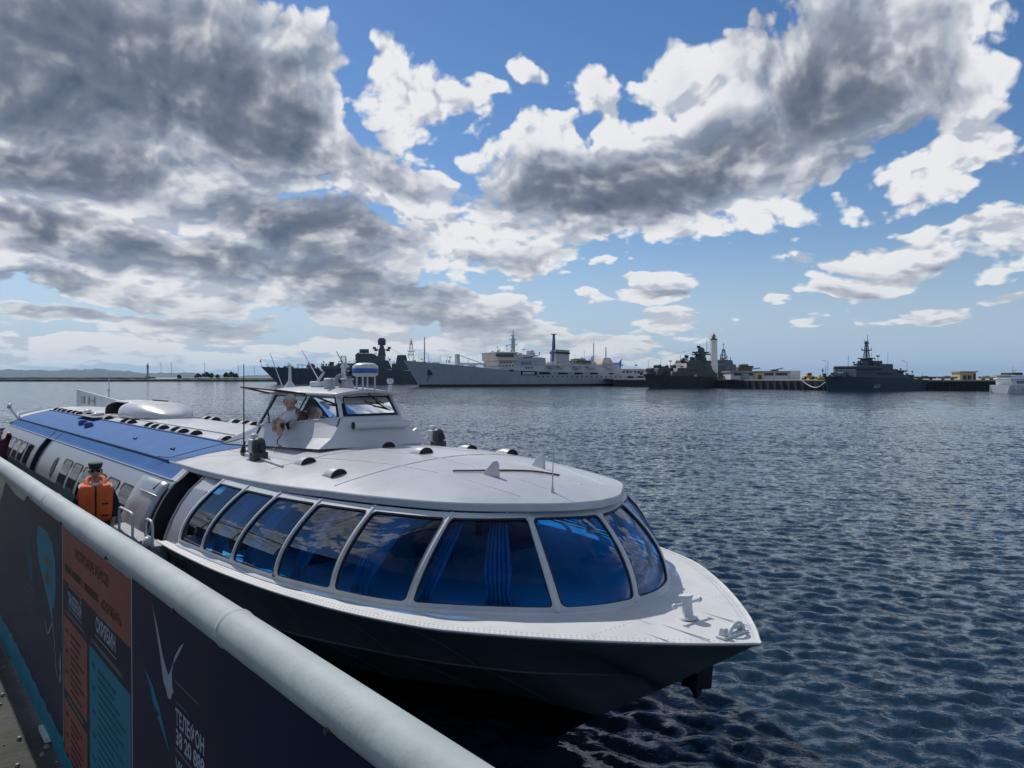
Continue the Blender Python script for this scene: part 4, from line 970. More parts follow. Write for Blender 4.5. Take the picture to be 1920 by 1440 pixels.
def head_parts(parent, c, yaw, pitch=0, hair=(.30, .29, .28), bald=False, cap=None, glasses=False, skin=SKIN, s=1.0):
    """head shaped by latitude rings with brow, nose, chin, ears; returned as child meshes of the body"""
    Rm = Matrix.Rotation(yaw, 4, 'Z') @ Matrix.Rotation(pitch, 4, 'Y')       # face looks along +x
    mb = MB()
    def fn(a, b):       # a: 0 chin..1 crown, b: angle
        th = -math.pi / 2 + math.pi * a; z = .118 * math.sin(th); r = math.cos(th) ** .8
        x = .098 * r * math.cos(b); y = .076 * r * math.sin(b)
        if z < 0: x *= 1 - .10 * (-z / .118); y *= 1 - .34 * (-z / .118)
        f = max(0, math.cos(b))
        x += .020 * f ** 24 * math.exp(-((z + .012) / .024) ** 2)             # nose
        x -= .010 * math.exp(-((abs(b) - .42) / .16) ** 2) * math.exp(-((z - .015) / .016) ** 2) if abs(b) < 1 else 0   # eye sockets
        x += .008 * f ** 6 * math.exp(-((z + .095) / .02) ** 2) + .006 * f ** 5 * math.exp(-((z - .04) / .015) ** 2)
        x += .006 * f ** 14 * math.exp(-((z + .055) / .012) ** 2)
        return Vector((x, y, z)) * s
    def put(p): return Rm @ p + Vector(c)
    bs = [(-math.pi + 2 * math.pi * k / 32) for k in range(33)]
    mb.grid(lambda a, b: put(fn(a, b)), np.linspace(0.01, .99, 24), bs, True)
    for sg in (1, -1): mb.tube([put(Vector((-.005, sg * .078, -.03)) * s), put(Vector((-.018, sg * .088, .0)) * s), put(Vector((-.02, sg * .086, .025)) * s), put(Vector((-.0, sg * .078, .02)) * s)], .011 * s, 6)
    mb.tube([put(Vector((-.012, 0, -.07)) * s), put(Vector((-.03, 0, -.20)) * s)], .055 * s, 12)
    h = mb.build('head', skin, parent)
    dark = MT['black']
    if not glasses:
        for sg in (1, -1):
            mb = MB(); mb.lathe([(.001, -.004), (.009, 0), (.006, .006), (.001, .008)], put(Vector((.083, sg * .031, .016)) * s), axis=Rm.to_3x3() @ Vector((1, sg * .2, 0)), n=8); mb.build('eye', dark, h)
    else:
        mb = MB()
        for sg in (1, -1): mb.box(put(Vector((.094, sg * .032, .016)) * s), (.012, .052, .034), Rm.to_3x3())
        mb.box(put(Vector((.1, 0, .022)) * s), (.01, .03, .01), Rm.to_3x3())
        for sg in (1, -1): mb.tube([put(Vector((.092, sg * .058, .022)) * s), put(Vector((-.02, sg * .08, .022)) * s)], .004, 4)
        g_ = mb.build('sunglasses', MT['sideglass'], h); g_['kind'] = 'stuff'
    mb = MB(); mb.tube([put(Vector((.088, y, -.055 - abs(y) * .08)) * s) for y in (-.022, -.01, 0, .01, .022)], .005 * s, 5); mb.build('mouth', mat('lips', (.22, .08, .07), .6, var=0), h)
    hm = mat('hair', hair, .85, var=.25, vscale=120, bump=.4, bscale=300)
    mb = MB()
    def hf(a, b):
        p = fn(a, b); lift = .010 * (1 if (p.z > .045 * s or p.x < -.02 * s) else 0); q = p * (1 + lift / .09)
        front = p.x > .045 * s and p.z < .07 * s
        low = p.z < -.045 * s or (p.z < .03 * s and p.x > -.005 * s)
        return put(q if not (front or low) else p * .93)
    mb.grid(hf, np.linspace(.25, .995, 22), bs, True); mb.build('hair', hm, h)
    if cap:
        mb = MB(); rings = [(1.04, .062), (1.06, .075), (1.14, .10), (1.18, .118), (1.1, .128), (.5, .132), (.02, .132)]
        def cf(i, b): r_, z = rings[int(i)]; return put(Vector((.099 * r_ * math.cos(b) + (.012 if z > .09 else 0) * math.cos(b), .08 * r_ * math.sin(b) * 1.03, z)) * s)
        mb.grid(cf, range(len(rings)), bs, True); c_ = mb.build('cap', cap, parent)
        mb = MB(); mb.grid(lambda k, b: put(Vector((.10 * math.cos(b) + .04 * k * math.cos(b), .082 * math.sin(b) * (1 + .1 * k), .064 - .014 * k)) * s), [0, .5, 1], np.linspace(-1.1, 1.1, 14), True); solid(mb.build('cap_visor', MT['black'], c_), .004)
    return h

# --- helmsman leaning out of the wheelhouse window
b_mat = ferry.matrix_basis.copy() if False else Matrix.Translation((BOAT_O[0], BOAT_O[1], 0)) @ Matrix.Rotation(R(90) + BOAT_ANG, 4, 'Z')
pm = thing('person', 'grey-haired person in white short-sleeved shirt and dark tie leaning out of the wheelhouse window', 'person', b_mat @ Vector((7.2, .45, 2.0)), R(90) + BOAT_ANG)
O = Vector((7.2, .45, 2.0))
def L(x, y, z): return Vector((x, y, z)) - O
nodes = dict(pel=(L(7.30, .35, 2.52), .15), chest=(L(7.22, .52, 2.88), .155), chest2=(L(7.17, .60, 3.09), .14), neck=(L(7.09, .69, 3.19), .058), top=(L(7.05, .72, 3.23), .05),
             shl=(L(7.00, .76, 3.13), .062), ell=(L(6.97, .96, 2.98), .042), wrl=(L(6.84, 1.0, 2.96), .028), shr=(L(7.35, .58, 3.14), .062), elr=(L(7.30, .90, 2.98), .042), wrr=(L(7.06, .99, 2.97), .028),
             hipl=(L(7.22, .30, 2.42), .09), hipr=(L(7.42, .30, 2.42), .09), knl=(L(7.10, .32, 2.1), .065), knr=(L(7.45, .30, 2.1), .065))
edges = [('pel', 'chest'), ('chest', 'chest2'), ('chest2', 'neck'), ('neck', 'top'), ('chest2', 'shl'), ('shl', 'ell'), ('ell', 'wrl'), ('chest2', 'shr'), ('shr', 'elr'), ('elr', 'wrr'), ('pel', 'hipl'), ('pel', 'hipr'), ('hipl', 'knl'), ('hipr', 'knr')]
hand(nodes, edges, 'wrl', 'l', (-.6, .2, -.5), (-.2, .2, 1), (.6, .7, 0)); hand(nodes, edges, 'wrr', 'r', (-.9, .2, -.35), (-.2, 0, 1), (.1, .9, 0))
body = skin_mesh('body', nodes, edges, SKIN, pm, 'pel')
SHIRT = mat('white_shirt', (.66, .66, .68), .85, var=.06, vscale=14, bump=.5, bscale=25)
cn = {k: (nodes[k][0], nodes[k][1] + .014) for k in ('pel', 'chest', 'chest2', 'shl', 'shr')}
cn['sl'] = (nodes['shl'][0].lerp(nodes['ell'][0], .75), .058); cn['sr'] = (nodes['shr'][0].lerp(nodes['elr'][0], .75), .058); cn['col'] = (nodes['neck'][0], .066)
skin_mesh('shirt', cn, [('pel', 'chest'), ('chest', 'chest2'), ('chest2', 'col'), ('chest2', 'shl'), ('shl', 'sl'), ('chest2', 'shr'), ('shr', 'sr')], SHIRT, pm, 'pel')
head_parts(pm, L(7.00, .77, 3.295), R(150), R(16), hair=(.46, .45, .43))
mb = MB(); mb.tube([L(7.02, .77, 3.15), L(7.05, .79, 3.08), L(7.08, .78, 2.98), L(7.1, .74, 2.88)], [.016, .02, .028, .012], 6); mb.build('necktie', MT['black'], pm)
mb = MB(); mb.box(L(7.34, .53, 3.112), (.07, .11, .012)); mb.build('shoulder_board', MT['black'], pm)

# --- deckhand in a lifejacket beside the side windows
fy = math.atan2(0 - (b_mat @ Vector((9.2, 2.8, 0))).y, 0 - (b_mat @ Vector((9.2, 2.8, 0))).x)
pd = thing('person', 'deckhand in orange life vest, dark uniform, peaked cap and sunglasses beside the ferry', 'person', b_mat @ Vector((9.2, 2.8, .61)), fy)
NAVY = mat('navy_uniform', (.010, .013, .022), .8, var=.2, vscale=10, bump=.3, bscale=30)
nodes = dict(pel=((0, 0, .93), .135), chest=((0, 0, 1.18), .15), chest2=((0, 0, 1.36), .14), neck=((.0, 0, 1.475), .058), top=((.01, 0, 1.55), .052),
             shl=((0, .175, 1.40), .066), ell=((-.03, .265, 1.14), .05), wrl=((.07, .23, .93), .033), shr=((0, -.175, 1.40), .066), elr=((-.03, -.265, 1.14), .05), wrr=((.07, -.23, .93), .033),
             hipl=((0, .1, .86), .10), knl=((.01, .11, .48), .068), anl=((-.02, .12, .09), .048), tol=((.14, .14, .04), .045), hipr=((0, -.1, .86), .10), knr=((.01, -.11, .48), .068), anr=((-.02, -.12, .09), .048), tor=((.14, -.14, .04), .045))
edges = [('pel', 'chest'), ('chest', 'chest2'), ('chest2', 'neck'), ('neck', 'top'), ('chest2', 'shl'), ('shl', 'ell'), ('ell', 'wrl'), ('chest2', 'shr'), ('shr', 'elr'), ('elr', 'wrr'), ('pel', 'hipl'), ('hipl', 'knl'), ('knl', 'anl'), ('anl', 'tol'), ('pel', 'hipr'), ('hipr', 'knr'), ('knr', 'anr'), ('anr', 'tor')]
hand(nodes, edges, 'wrl', 'l', (.3, 0, -1), (1, 0, .3), (0, 1, 0)); hand(nodes, edges, 'wrr', 'r', (.3, 0, -1), (1, 0, .3), (0, -1, 0))
skin_mesh('body', nodes, edges, SKIN, pd, 'pel')
cn = {k: (v[0], (v[1] + .012)) for k, v in nodes.items() if k in ('pel', 'chest', 'chest2', 'shl', 'shr', 'ell', 'elr', 'hipl', 'hipr', 'knl', 'knr', 'anl', 'anr')}
cn['wl'] = (Vector(nodes['wrl'][0]) + Vector((0, 0, .03)), .045); cn['wr'] = (Vector(nodes['wrr'][0]) + Vector((0, 0, .03)), .045)
skin_mesh('uniform', cn, [e for e in edges if e[0] in cn and e[1] in cn] + [('ell', 'wl'), ('elr', 'wr')], NAVY, pd, 'pel')
head_parts(pd, (.03, 0, 1.66), 0, R(2), hair=(.05, .04, .035), cap=mat('dark_cap_cloth', (.055, .05, .055), .85, var=.15, vscale=20), glasses=True)
ORANGE = mat('orange_vest_cloth', (.72, .13, .025), .75, var=.12, vscale=7, bump=.5, bscale=18)
mb = MB()
prof = [(.94, .20, .155), (.98, .205, .17), (1.10, .21, .18), (1.25, .215, .185), (1.36, .222, .18), (1.42, .215, .16), (1.46, .16, .135)]
def vest(i, a):
    z, hy, hx = prof[int(i)]; c_, s_ = math.cos(a), math.sin(a); pw = .75
    return (hx * abs(c_) ** pw * (1 if c_ > 0 else -1), hy * abs(s_) ** pw * (1 if s_ > 0 else -1), z + (.02 * abs(s_) if i >= 5 else 0))
mb.grid(vest, range(len(prof)), np.linspace(.02, 2 * math.pi - .02, 40), True); vs = mb.build('life_vest', ORANGE, pd); solid(vs, .025, 0)
mb = MB()
for sg in (1, -1):
    f_ = catmull([Vector((.15, sg * .055, 1.33)), Vector((.11, sg * .095, 1.42)), Vector((.02, sg * .115, 1.49)), Vector((-.07, sg * .095, 1.54)), Vector((-.11, 0, 1.55))])
    mb.tube([f_(u) for u in np.linspace(0, 4, 14)], [.03] * 4 + [.036] * 10, 8)
mb.build('vest_collar', ORANGE, vs)
for sg in (1, -1):
    mb = MB(); mb.tube([(.10, sg * .165, 1.40), (.02, sg * .175, 1.455), (-.08, sg * .165, 1.42)], .045, 8); mb.build('shoulder_strap', ORANGE, vs)
    mb = MB(); mb.box((.075, sg * .18, 1.45), (.08, .075, .02), Matrix.Rotation(R(35), 3, 'Y')); mb.build('reflective_patch', mat('reflective_tape', (.75, .73, .70), .3, var=.1), vs)
mb = MB(); mb.box((.182, 0, 1.17), (.012, .016, .44)); mb.build('vest_zip', MT['black'], vs)
for z, y in ((1.20, .12), (1.03, .12), (1.12, -.15)):
    mb = MB(); mb.box((.185, y, z), (.012, .085, .02)); mb.build('vest_buckle', MT['black'], vs)
mb = MB(); mb.add([(.12, -.05, 1.50), (.12, .05, 1.50), (.155, 0, 1.38)], [(0, 1, 2)]); mb.build('shirt_front', SHIRT, pd)
mb = MB(); mb.tube([(.135, 0, 1.46), (.168, 0, 1.37)], [.014, .018], 5); mb.build('necktie', MT['black'], pd)

# --- a third person at the stern boarding door, arm raised towards the rail
pa = thing('person', 'person in maroon jacket reaching an arm out by the aft doorway', 'person', b_mat @ Vector((20.6, 2.75, .55)), R(90) + BOAT_ANG)
MAROON = mat('maroon_jacket_cloth', (.09, .02, .03), .85, var=.2, vscale=10)
nodes = dict(pel=((0, 0, .93), .135), chest=((0, 0, 1.18), .15), chest2=((0, 0, 1.36), .14), neck=((.0, 0, 1.475), .055), top=((-.01, 0, 1.55), .05),
             shl=((0, .175, 1.40), .066), ell=((-.05, .26, 1.14), .05), wrl=((-.12, .23, .93), .033), shr=((0, -.175, 1.42), .066), elr=((-.55, -.14, 1.62), .06), wrr=((-1.0, -.10, 1.60), .045),
             hipl=((0, .1, .86), .10), knl=((.01, .11, .48), .068), anl=((.02, .12, .09), .048), tol=((-.14, .14, .04), .045), hipr=((0, -.1, .86), .10), knr=((.01, -.11, .48), .068), anr=((.02, -.12, .09), .048), tor=((-.14, -.14, .04), .045))
nodes['elr'] = ((-.22, -.20, 1.58), .052); nodes['wrr'] = ((-.44, -.16, 1.66), .035)
edges = [('pel', 'chest'), ('chest', 'chest2'), ('chest2', 'neck'), ('neck', 'top'), ('chest2', 'shl'), ('shl', 'ell'), ('ell', 'wrl'), ('chest2', 'shr'), ('shr', 'elr'), ('elr', 'wrr'), ('pel', 'hipl'), ('hipl', 'knl'), ('knl', 'anl'), ('anl', 'tol'), ('pel', 'hipr'), ('hipr', 'knr'), ('knr', 'anr'), ('anr', 'tor')]
hand(nodes, edges, 'wrl', 'l', (-.3, 0, -1), (-1, 0, .3), (0, 1, 0)); hand(nodes, edges, 'wrr', 'r', (-1, .1, .1), (0, 0, 1), (0, 1, 0))
skin_mesh('body', nodes, edges, SKIN, pa, 'pel')
cn = {k: (v[0], (v[1] + .014)) for k, v in nodes.items() if k in ('pel', 'chest', 'chest2', 'shl', 'shr', 'ell', 'elr', 'hipl', 'hipr', 'knl', 'knr', 'anl', 'anr')}
cn['wl'] = (Vector(nodes['wrl'][0]) + Vector((0, 0, .03)), .045); cn['wr'] = (Vector(nodes['wrr'][0]) + Vector((.03, 0, -.01)), .045)
skin_mesh('jacket', cn, [e for e in edges if e[0] in cn and e[1] in cn] + [('ell', 'wl'), ('elr', 'wr')], MAROON, pa, 'pel')
head_parts(pa, (-.01, 0, 1.645), R(180), 0, hair=(.06, .05, .04))
mb = MB(); mb.box((20.6, 2.8, .50), (1.6, .9, .10)); bevel(mb.build('side_platform', MT['darkmetal'], ferry), .02)
# ---------------------------------------------------------------- quay, railing and its printed banner
RP = Vector((-.0409, .9778, 0)); RD = Vector((-.6395, .7688, 0)); RN = Vector((.7688, .6395, 0))
QZ = 2.10
def Q(t, off, z): return RP + RD * t + RN * off + Vector((0, 0, z))
stone = mat('wet_quay_concrete', (.060, .060, .056), .8, var=.35, vscale=2.2, bump=1.0, bscale=38, dirt=.6, dirt_col=(.028, .028, .026), spec=.15)
mb = MB(); rr = random.Random(3)
def gq(i, j): return Q(i, j, QZ + rr.uniform(-.004, .004))
mb.grid(lambda t, o: Q(t, o, QZ + (rr.uniform(-.005, .005) if -1 < o < .1 else 0)), list(np.arange(-30, -1, 4)) + list(np.arange(-1, 8, .14)) + list(np.arange(8, 60, 4)), [-40, -12, -4] + list(np.arange(-1.5, .16, .12)) + [.2], False, flip=False)
mb.add([Q(-30, .2, QZ), Q(60, .2, QZ), Q(60, .2, -3), Q(-30, .2, -3)], [(0, 1, 2, 3)])
qy = mb.build('quay', stone); tag(qy, kind='structure')
mb = MB()      # broken kerb joint and loose gravel on the quay
for i in range(420):
    t, o = rr.uniform(1.6, 6.5), rr.uniform(-1.3, .02); s = rr.uniform(.004, .013)
    c = Q(t, o, QZ + s * .5); mb.hexa([c + Vector((s * math.cos(a + i), s * math.sin(a + i), -s * .5)) for a in (0, 1.3, 2.6, 4.0, 5.2)], [c + Vector((s * .6 * math.cos(a + i), s * .6 * math.sin(a + i), s * .5)) for a in (0, 1.3, 2.6, 4.0, 5.2)])
gv = mb.build('gravel', mat('quay_grit', (.16, .155, .15), .6, var=.5, vscale=30)); tag(gv, 'loose grit scattered on the wet quay beside the banner', 'gravel', kind='stuff')

rail = thing('quay_railing', 'pale grey tubular quay railing running beside the ferry', 'railing', Q(0, 0, QZ))
rail_o = Q(0, 0, QZ)
def Lr(t, off, z): return Q(t, off, z) - rail_o
mb = MB(); f = [Lr(t, 0, 3.15 - .043 + .002 * math.sin(t * 1.7)) for t in np.linspace(-2.2, 14, 120)]; mb.tube(f, .043, 24); mb.build('top_rail', MT['rail'], rail)
for t in (-1.3, .86, 3.05, 5.15, 7.25, 9.35, 11.4, 13.4):
    mb = MB(); mb.tube([Lr(t, .035, QZ - .02), Lr(t, .035, 3.09)], .028, 12); pt = mb.build('post', MT['rail'], rail)
    mb = MB(); mb.tube([Lr(t + q, 0, 3.107 + .002 * math.sin(t * 1.7)) for q in (-.012, -.006, 0, .006, .012)], [.0425, .0445, .0455, .0445, .0425], 24, cap=False); mb.build('weld_bead', MT['rail'], rail)
    mb = MB(); mb.box(Lr(t, .035, QZ + .012), (.16, .16, .02), R(39.8)); mb.build('base_plate', MT['rail'], pt)
# banner
navyb = bpy.data.materials.new('navy_banner_print'); navyb.use_nodes = True; t_ = navyb.node_tree; X.t = t_; bs_ = t_.nodes['Principled BSDF']
tc = t_.nodes.new('ShaderNodeTexCoord'); nz = t_.nodes.new('ShaderNodeTexNoise'); nz.inputs['Scale'].default_value = 1.7; nz.inputs['Detail'].default_value = 4; t_.links.new(tc.outputs['Object'], nz.inputs['Vector'])
t_.links.new(mixc(t_, X(nz.outputs['Fac']).ss(.35, .7), (.006, .016, .050), (.012, .018, .038)), bs_.inputs['Base Color']); bs_.inputs['Roughness'].default_value = .30; bs_.inputs['Specular IOR Level'].default_value = .04
PB = dict(teal=mat('teal_print', (.014, .17, .24), .35, spec=.04, var=.12, vscale=5), orange=mat('faded_orange_print', (.23, .085, .065), .35, spec=.04, var=.1, vscale=5), white=mat('grey_white_print', (.30, .33, .38), .35, spec=.04, var=.08, vscale=6), dim=mat('dim_print', (.10, .11, .13), .4, spec=.04, var=.2, vscale=8), ink=mat('dark_ink_print', (.05, .025, .025), .4, spec=.04, var=.1), darkteal=mat('dark_teal_print', (.010, .085, .13), .4, spec=.04, var=.1), green=mat('olive_print', (.10, .11, .07), .35, spec=.04, var=.25, vscale=12), cream=mat('cream_print', (.34, .35, .26), .35, spec=.04, var=.15, vscale=9), deep=mat('deep_navy_print', (.004, .012, .030), .3, spec=.04, var=.1))
bn = thing('schedule_banner', 'glossy navy printed timetable banner with birds fixed under the railing', 'banner', Q(0, 0, QZ))
BO = -.030
mb = MB(); mb.grid(lambda t, z: Lr(t, BO + 0, z), np.linspace(-1.8, 9.5, 90), np.linspace(2.125, 3.118, 10), True); sheet = mb.build('banner_sheet', navyb, bn)
mb = MB(); mb.tube([Lr(t, BO - .004, 3.118) for t in np.linspace(-1.8, 9.5, 60)], .0035, 6); mb.build('top_hem', mat('white_hem', (.6, .6, .62), .5), bn)
def bz(t, z, lift=.0): return Lr(t, BO + 0 - lift * .3, z)
LIFT = [0]
def decal(name, pts, m, lift=None, sub=0):
    """flat print on the sheet from (t, z) outline, gently subdivided so that it follows the sheet"""
    LIFT[0] += 1; lf = (.0016 + .00008 * (LIFT[0] % 12)) if lift is None else lift
    bm = bmesh.new(); vs = [bm.verts.new((p[0], p[1], 0)) for p in pts]; bm.faces.new(vs); bmesh.ops.triangulate(bm, faces=bm.faces)
    bm.edges.ensure_lookup_table(); L_ = [e for e in bm.edges if e.calc_length() > .15]
    for _ in range(3):
        L_ = [e for e in bm.edges if e.calc_length() > .16]
        if not L_: break
        bmesh.ops.subdivide_edges(bm, edges=L_, cuts=1)
    for v in bm.verts: v.co = bz(v.co.x, v.co.y, lf)
    me = bpy.data.meshes.new(name); bm.to_mesh(me); bm.free(); me.materials.append(m); o = bpy.data.objects.new(name, me); col.objects.link(o); o.parent = bn; return o
def rect(name, t0, t1, z0, z1, m, lift=None): return decal(name, [(t0, z0), (t1, z0), (t1, z1), (t0, z1)], m, lift)
def btext(s, t, z, size, m, name='lettering', lift=.0028, sx=1.0, bold=0.0, width=None):
    o = text_mesh(s, size, m, bn, name, 0, bold, 1.0); me = o.data; n = len(me.vertices); co = np.empty(n * 3); me.vertices.foreach_get('co', co); co = co.reshape(-1, 3)
    if width: sx = width / max(co[:, 0].max(), 1e-3)
    for i in range(n): co[i] = bz(t - co[i, 0] * sx, z + co[i, 1], lift)
    me.vertices.foreach_set('co', co.ravel()); me.update(); return o
# timetable panel
rect('panel_border', 1.594, 2.645, 2.19, 3.092, PB['white'], .0006)
rect('panel_ground', 1.603, 2.636, 2.20, 3.070, PB['deep'], .0010)
decal('panel_heading', [(2.636, 2.87), (1.603, 2.87), (1.603, 3.07), (2.636, 3.07)], PB['orange'], .0014)
rect('panel_column', 2.20, 2.62, 2.45, 2.73, PB['orange'], .0014); rect('panel_column', 2.20, 2.62, 2.20, 2.41, PB['orange'], .0014)
rect('panel_column', 1.615, 2.16, 2.20, 2.735, PB['teal'], .0014)
btext('РАСПИСАНИЕ РЕЙСОВ', 2.40, 2.99, .05, PB['ink'], width=.52, bold=.001)
btext('«СКРЯБИН»', 1.98, 2.905, .045, PB['ink'], width=.27, bold=.001)
for t0, t1 in ((2.59, 2.47), (2.45, 2.30), (2.28, 2.26), (2.24, 2.02)): rect('blurred_line', t1, t0, 2.908, 2.935, PB['ink'], .0020)
btext('ТИМБЕРБАЙ', 2.53, 2.79, .065, PB['white'], width=.24, bold=.002); rect('blurred_line', 2.24, 2.60, 2.747, 2.760, PB['dim'], .0020)
btext('СКРЯБИН', 2.06, 2.81, .065, PB['white'], width=.27, bold=.002); rect('blurred_line', 1.70, 2.13, 2.754, 2.768, PB['dim'], .0020)
rect('panel_rule', 2.28, 2.52, 2.862, 2.865, PB['white']); rect('panel_rule', 1.80, 2.06, 2.878 - .01, 2.871, PB['teal']); rect('panel_rule', 2.28, 2.53, 2.776, 2.779, PB['white']); rect('panel_rule', 1.78, 2.07, 2.79, 2.793, PB['white'])
rect('blurred_line', 2.26, 2.56, 2.422, 2.436, PB['green'], .0020)
rr2 = random.Random(9)
def smears(t0, t1, z0, z1, m, n):
    mb = MB()
    z = z1 - .02; k = 0
    while z > z0:
        a = t0 + .02; k += 1
        mb.add([bz(t0, z, .0022), bz(t0 - .05, z, .0022), bz(t0 - .05, z - .014, .0022), bz(t0, z - .014, .0022)], [(0, 1, 2, 3)]) if k % 3 == 1 else None
        w = rr2.uniform(.55, 1.0) * (t0 - .09 - t1)
        mb.add([bz(t0 - .09, z, .0022), bz(t0 - .09 - w, z, .0022), bz(t0 - .09 - w, z - .011, .0022), bz(t0 - .09, z - .011, .0022)], [(0, 1, 2, 3)])
        z -= .026
    o = mb.build('timetable_lines', m, bn); o['kind'] = 'stuff'
smears(2.58, 2.24, 2.46, 2.71, PB['ink'], 9); smears(2.58, 2.24, 2.21, 2.39, PB['ink'], 7); smears(2.12, 1.66, 2.22, 2.71, PB['darkteal'], 18)
# two terns
def bird(name, pts, m): return decal(name, pts, m, .002)
bird('white_tern', [(1.385, 3.052), (1.345, 2.985), (1.312, 2.93), (1.285, 2.875), (1.262, 2.862), (1.252, 2.85), (1.238, 2.846), (1.222, 2.852), (1.212, 2.868), (1.200, 2.874), (1.210, 2.886), (1.214, 2.92), (1.190, 2.965), (1.150, 3.000), (1.112, 3.022), (1.165, 2.975), (1.222, 2.925), (1.240, 2.905), (1.256, 2.912), (1.290, 2.94), (1.335, 2.998)][::-1], PB['white'])
bird('teal_tern', [(1.468, 2.852), (1.435, 2.842), (1.405, 2.822), (1.392, 2.80), (1.372, 2.785), (1.340, 2.780), (1.328, 2.783), (1.325, 2.776), (1.342, 2.768), (1.315, 2.755), (1.280, 2.735), (1.232, 2.712), (1.275, 2.752), (1.305, 2.778), (1.318, 2.795), (1.340, 2.806), (1.362, 2.82), (1.392, 2.838), (1.430, 2.852)], PB['teal'])
rect('faint_streak', 1.01, 1.19, 2.905, 2.910, PB['dim']); rect('faint_streak', 1.08, 1.18, 2.858, 2.862, PB['dim'])
btext('ТЕЛЕФОН', 1.185, 2.805, .052, PB['white'], width=.212, bold=.0018); btext('38 20 888', 1.183, 2.757, .052, PB['white'], width=.212, bold=.0018); rect('blurred_line', .975, 1.185, 2.738, 2.746, PB['dim'], .0020); btext('VK.COM', 1.183, 2.685, .052, PB['white'], width=.16, bold=.0015)
# teal sailing shapes and pale marks
decal('teal_brush', [(3.20, 3.045), (3.14, 3.02), (3.12, 3.05), (3.02, 3.05), (2.98, 2.99), (2.86, 2.965), (2.80, 2.90), (2.79, 2.79), (2.82, 2.72), (2.87, 2.69), (2.86, 2.62), (2.93, 2.68), (3.0, 2.72), (3.12, 2.78), (3.22, 2.85), (3.25, 2.93)], PB['teal'], .0012)
rect('brush_label', 2.90, 3.05, 2.845, 2.885, PB['green'], .002); rect('brush_label', 2.91, 3.03, 2.775, 2.825, PB['green'], .002)
decal('teal_brush', [(3.60, 2.88), (3.50, 2.87), (3.40, 2.80), (3.33, 2.72), (3.40, 2.68), (3.50, 2.74), (3.58, 2.80)], PB['darkteal'], .0012)
for i in range(4): rect('brush_line', 3.30 + .02 * i, 3.70 - .03 * i, 2.66 - .035 * i, 2.668 - .035 * i, PB['dim'])
decal('pale_print', [(5.1, 3.11), (4.4, 3.10), (3.6, 3.10), (3.3, 3.09), (3.35, 3.05), (3.9, 3.04), (4.3, 3.07), (4.55, 2.93), (4.8, 2.95), (5.1, 3.03)], PB['cream'], .0012)
decal('dark_print', [(3.55, 3.075), (2.72, 3.085), (2.75, 3.0), (3.1, 2.99), (3.5, 2.985), (3.75, 3.0)], PB['deep'], .0018)
z0 = 2.127
pts = [(9.4, z0)] + [(1.9, z0)] + [(t, 2.235 + .012 * math.sin(t * 31) + .010 * math.sin(t * 77 + 1) + max(0, (t - 2.6)) * .012) for t in np.linspace(1.9, 9.4, 90)]
decal('teal_border', pts, PB['teal'], .0007)
def stroke(name, P, w, m):
    f_ = catmull([Vector((p[0], p[1], 0)) for p in P]); n = 6 * (len(P) - 1); a = []; b = []
    for i in range(n + 1):
        u = i / n * (len(P) - 1); p = f_(u); d = (f_(min(u + .02, len(P) - 1)) - f_(max(u - .02, 0))).normalized(); q = Vector((-d.y, d.x, 0)) * w; a.append((p.x + q.x * 1.6, p.y + q.y)); b.append((p.x - q.x * 1.6, p.y - q.y))
    return decal(name, a + b[::-1], m, .0024)
stroke('drawn_line', [(3.04, 2.60), (2.98, 2.565), (2.92, 2.60), (2.87, 2.63), (2.83, 2.58), (2.80, 2.50), (2.775, 2.44), (2.80, 2.48)], .0028, PB['white'])
for k in range(3): stroke('drawn_sprig', [(2.71 + .02 * (k - 1), 2.56 - .02 * k), (2.69 + .01 * k, 2.50), (2.70 - .02 * (k - 1), 2.43 + .01 * k)], .0028, PB['white'])
# bolts through the hem
for t, z in ((1.171, 3.085), (1.866, 3.088), (2.60, 3.09), (3.42, 3.09), (.35, 3.085)):
    mb = MB(); mb.lathe([(.010, 0), (.010, .006), (.006, .008), (.006, .014)], bz(t, z, .0), axis=-RN, n=8); mb.build('bolt', MT['darkmetal'], bn)
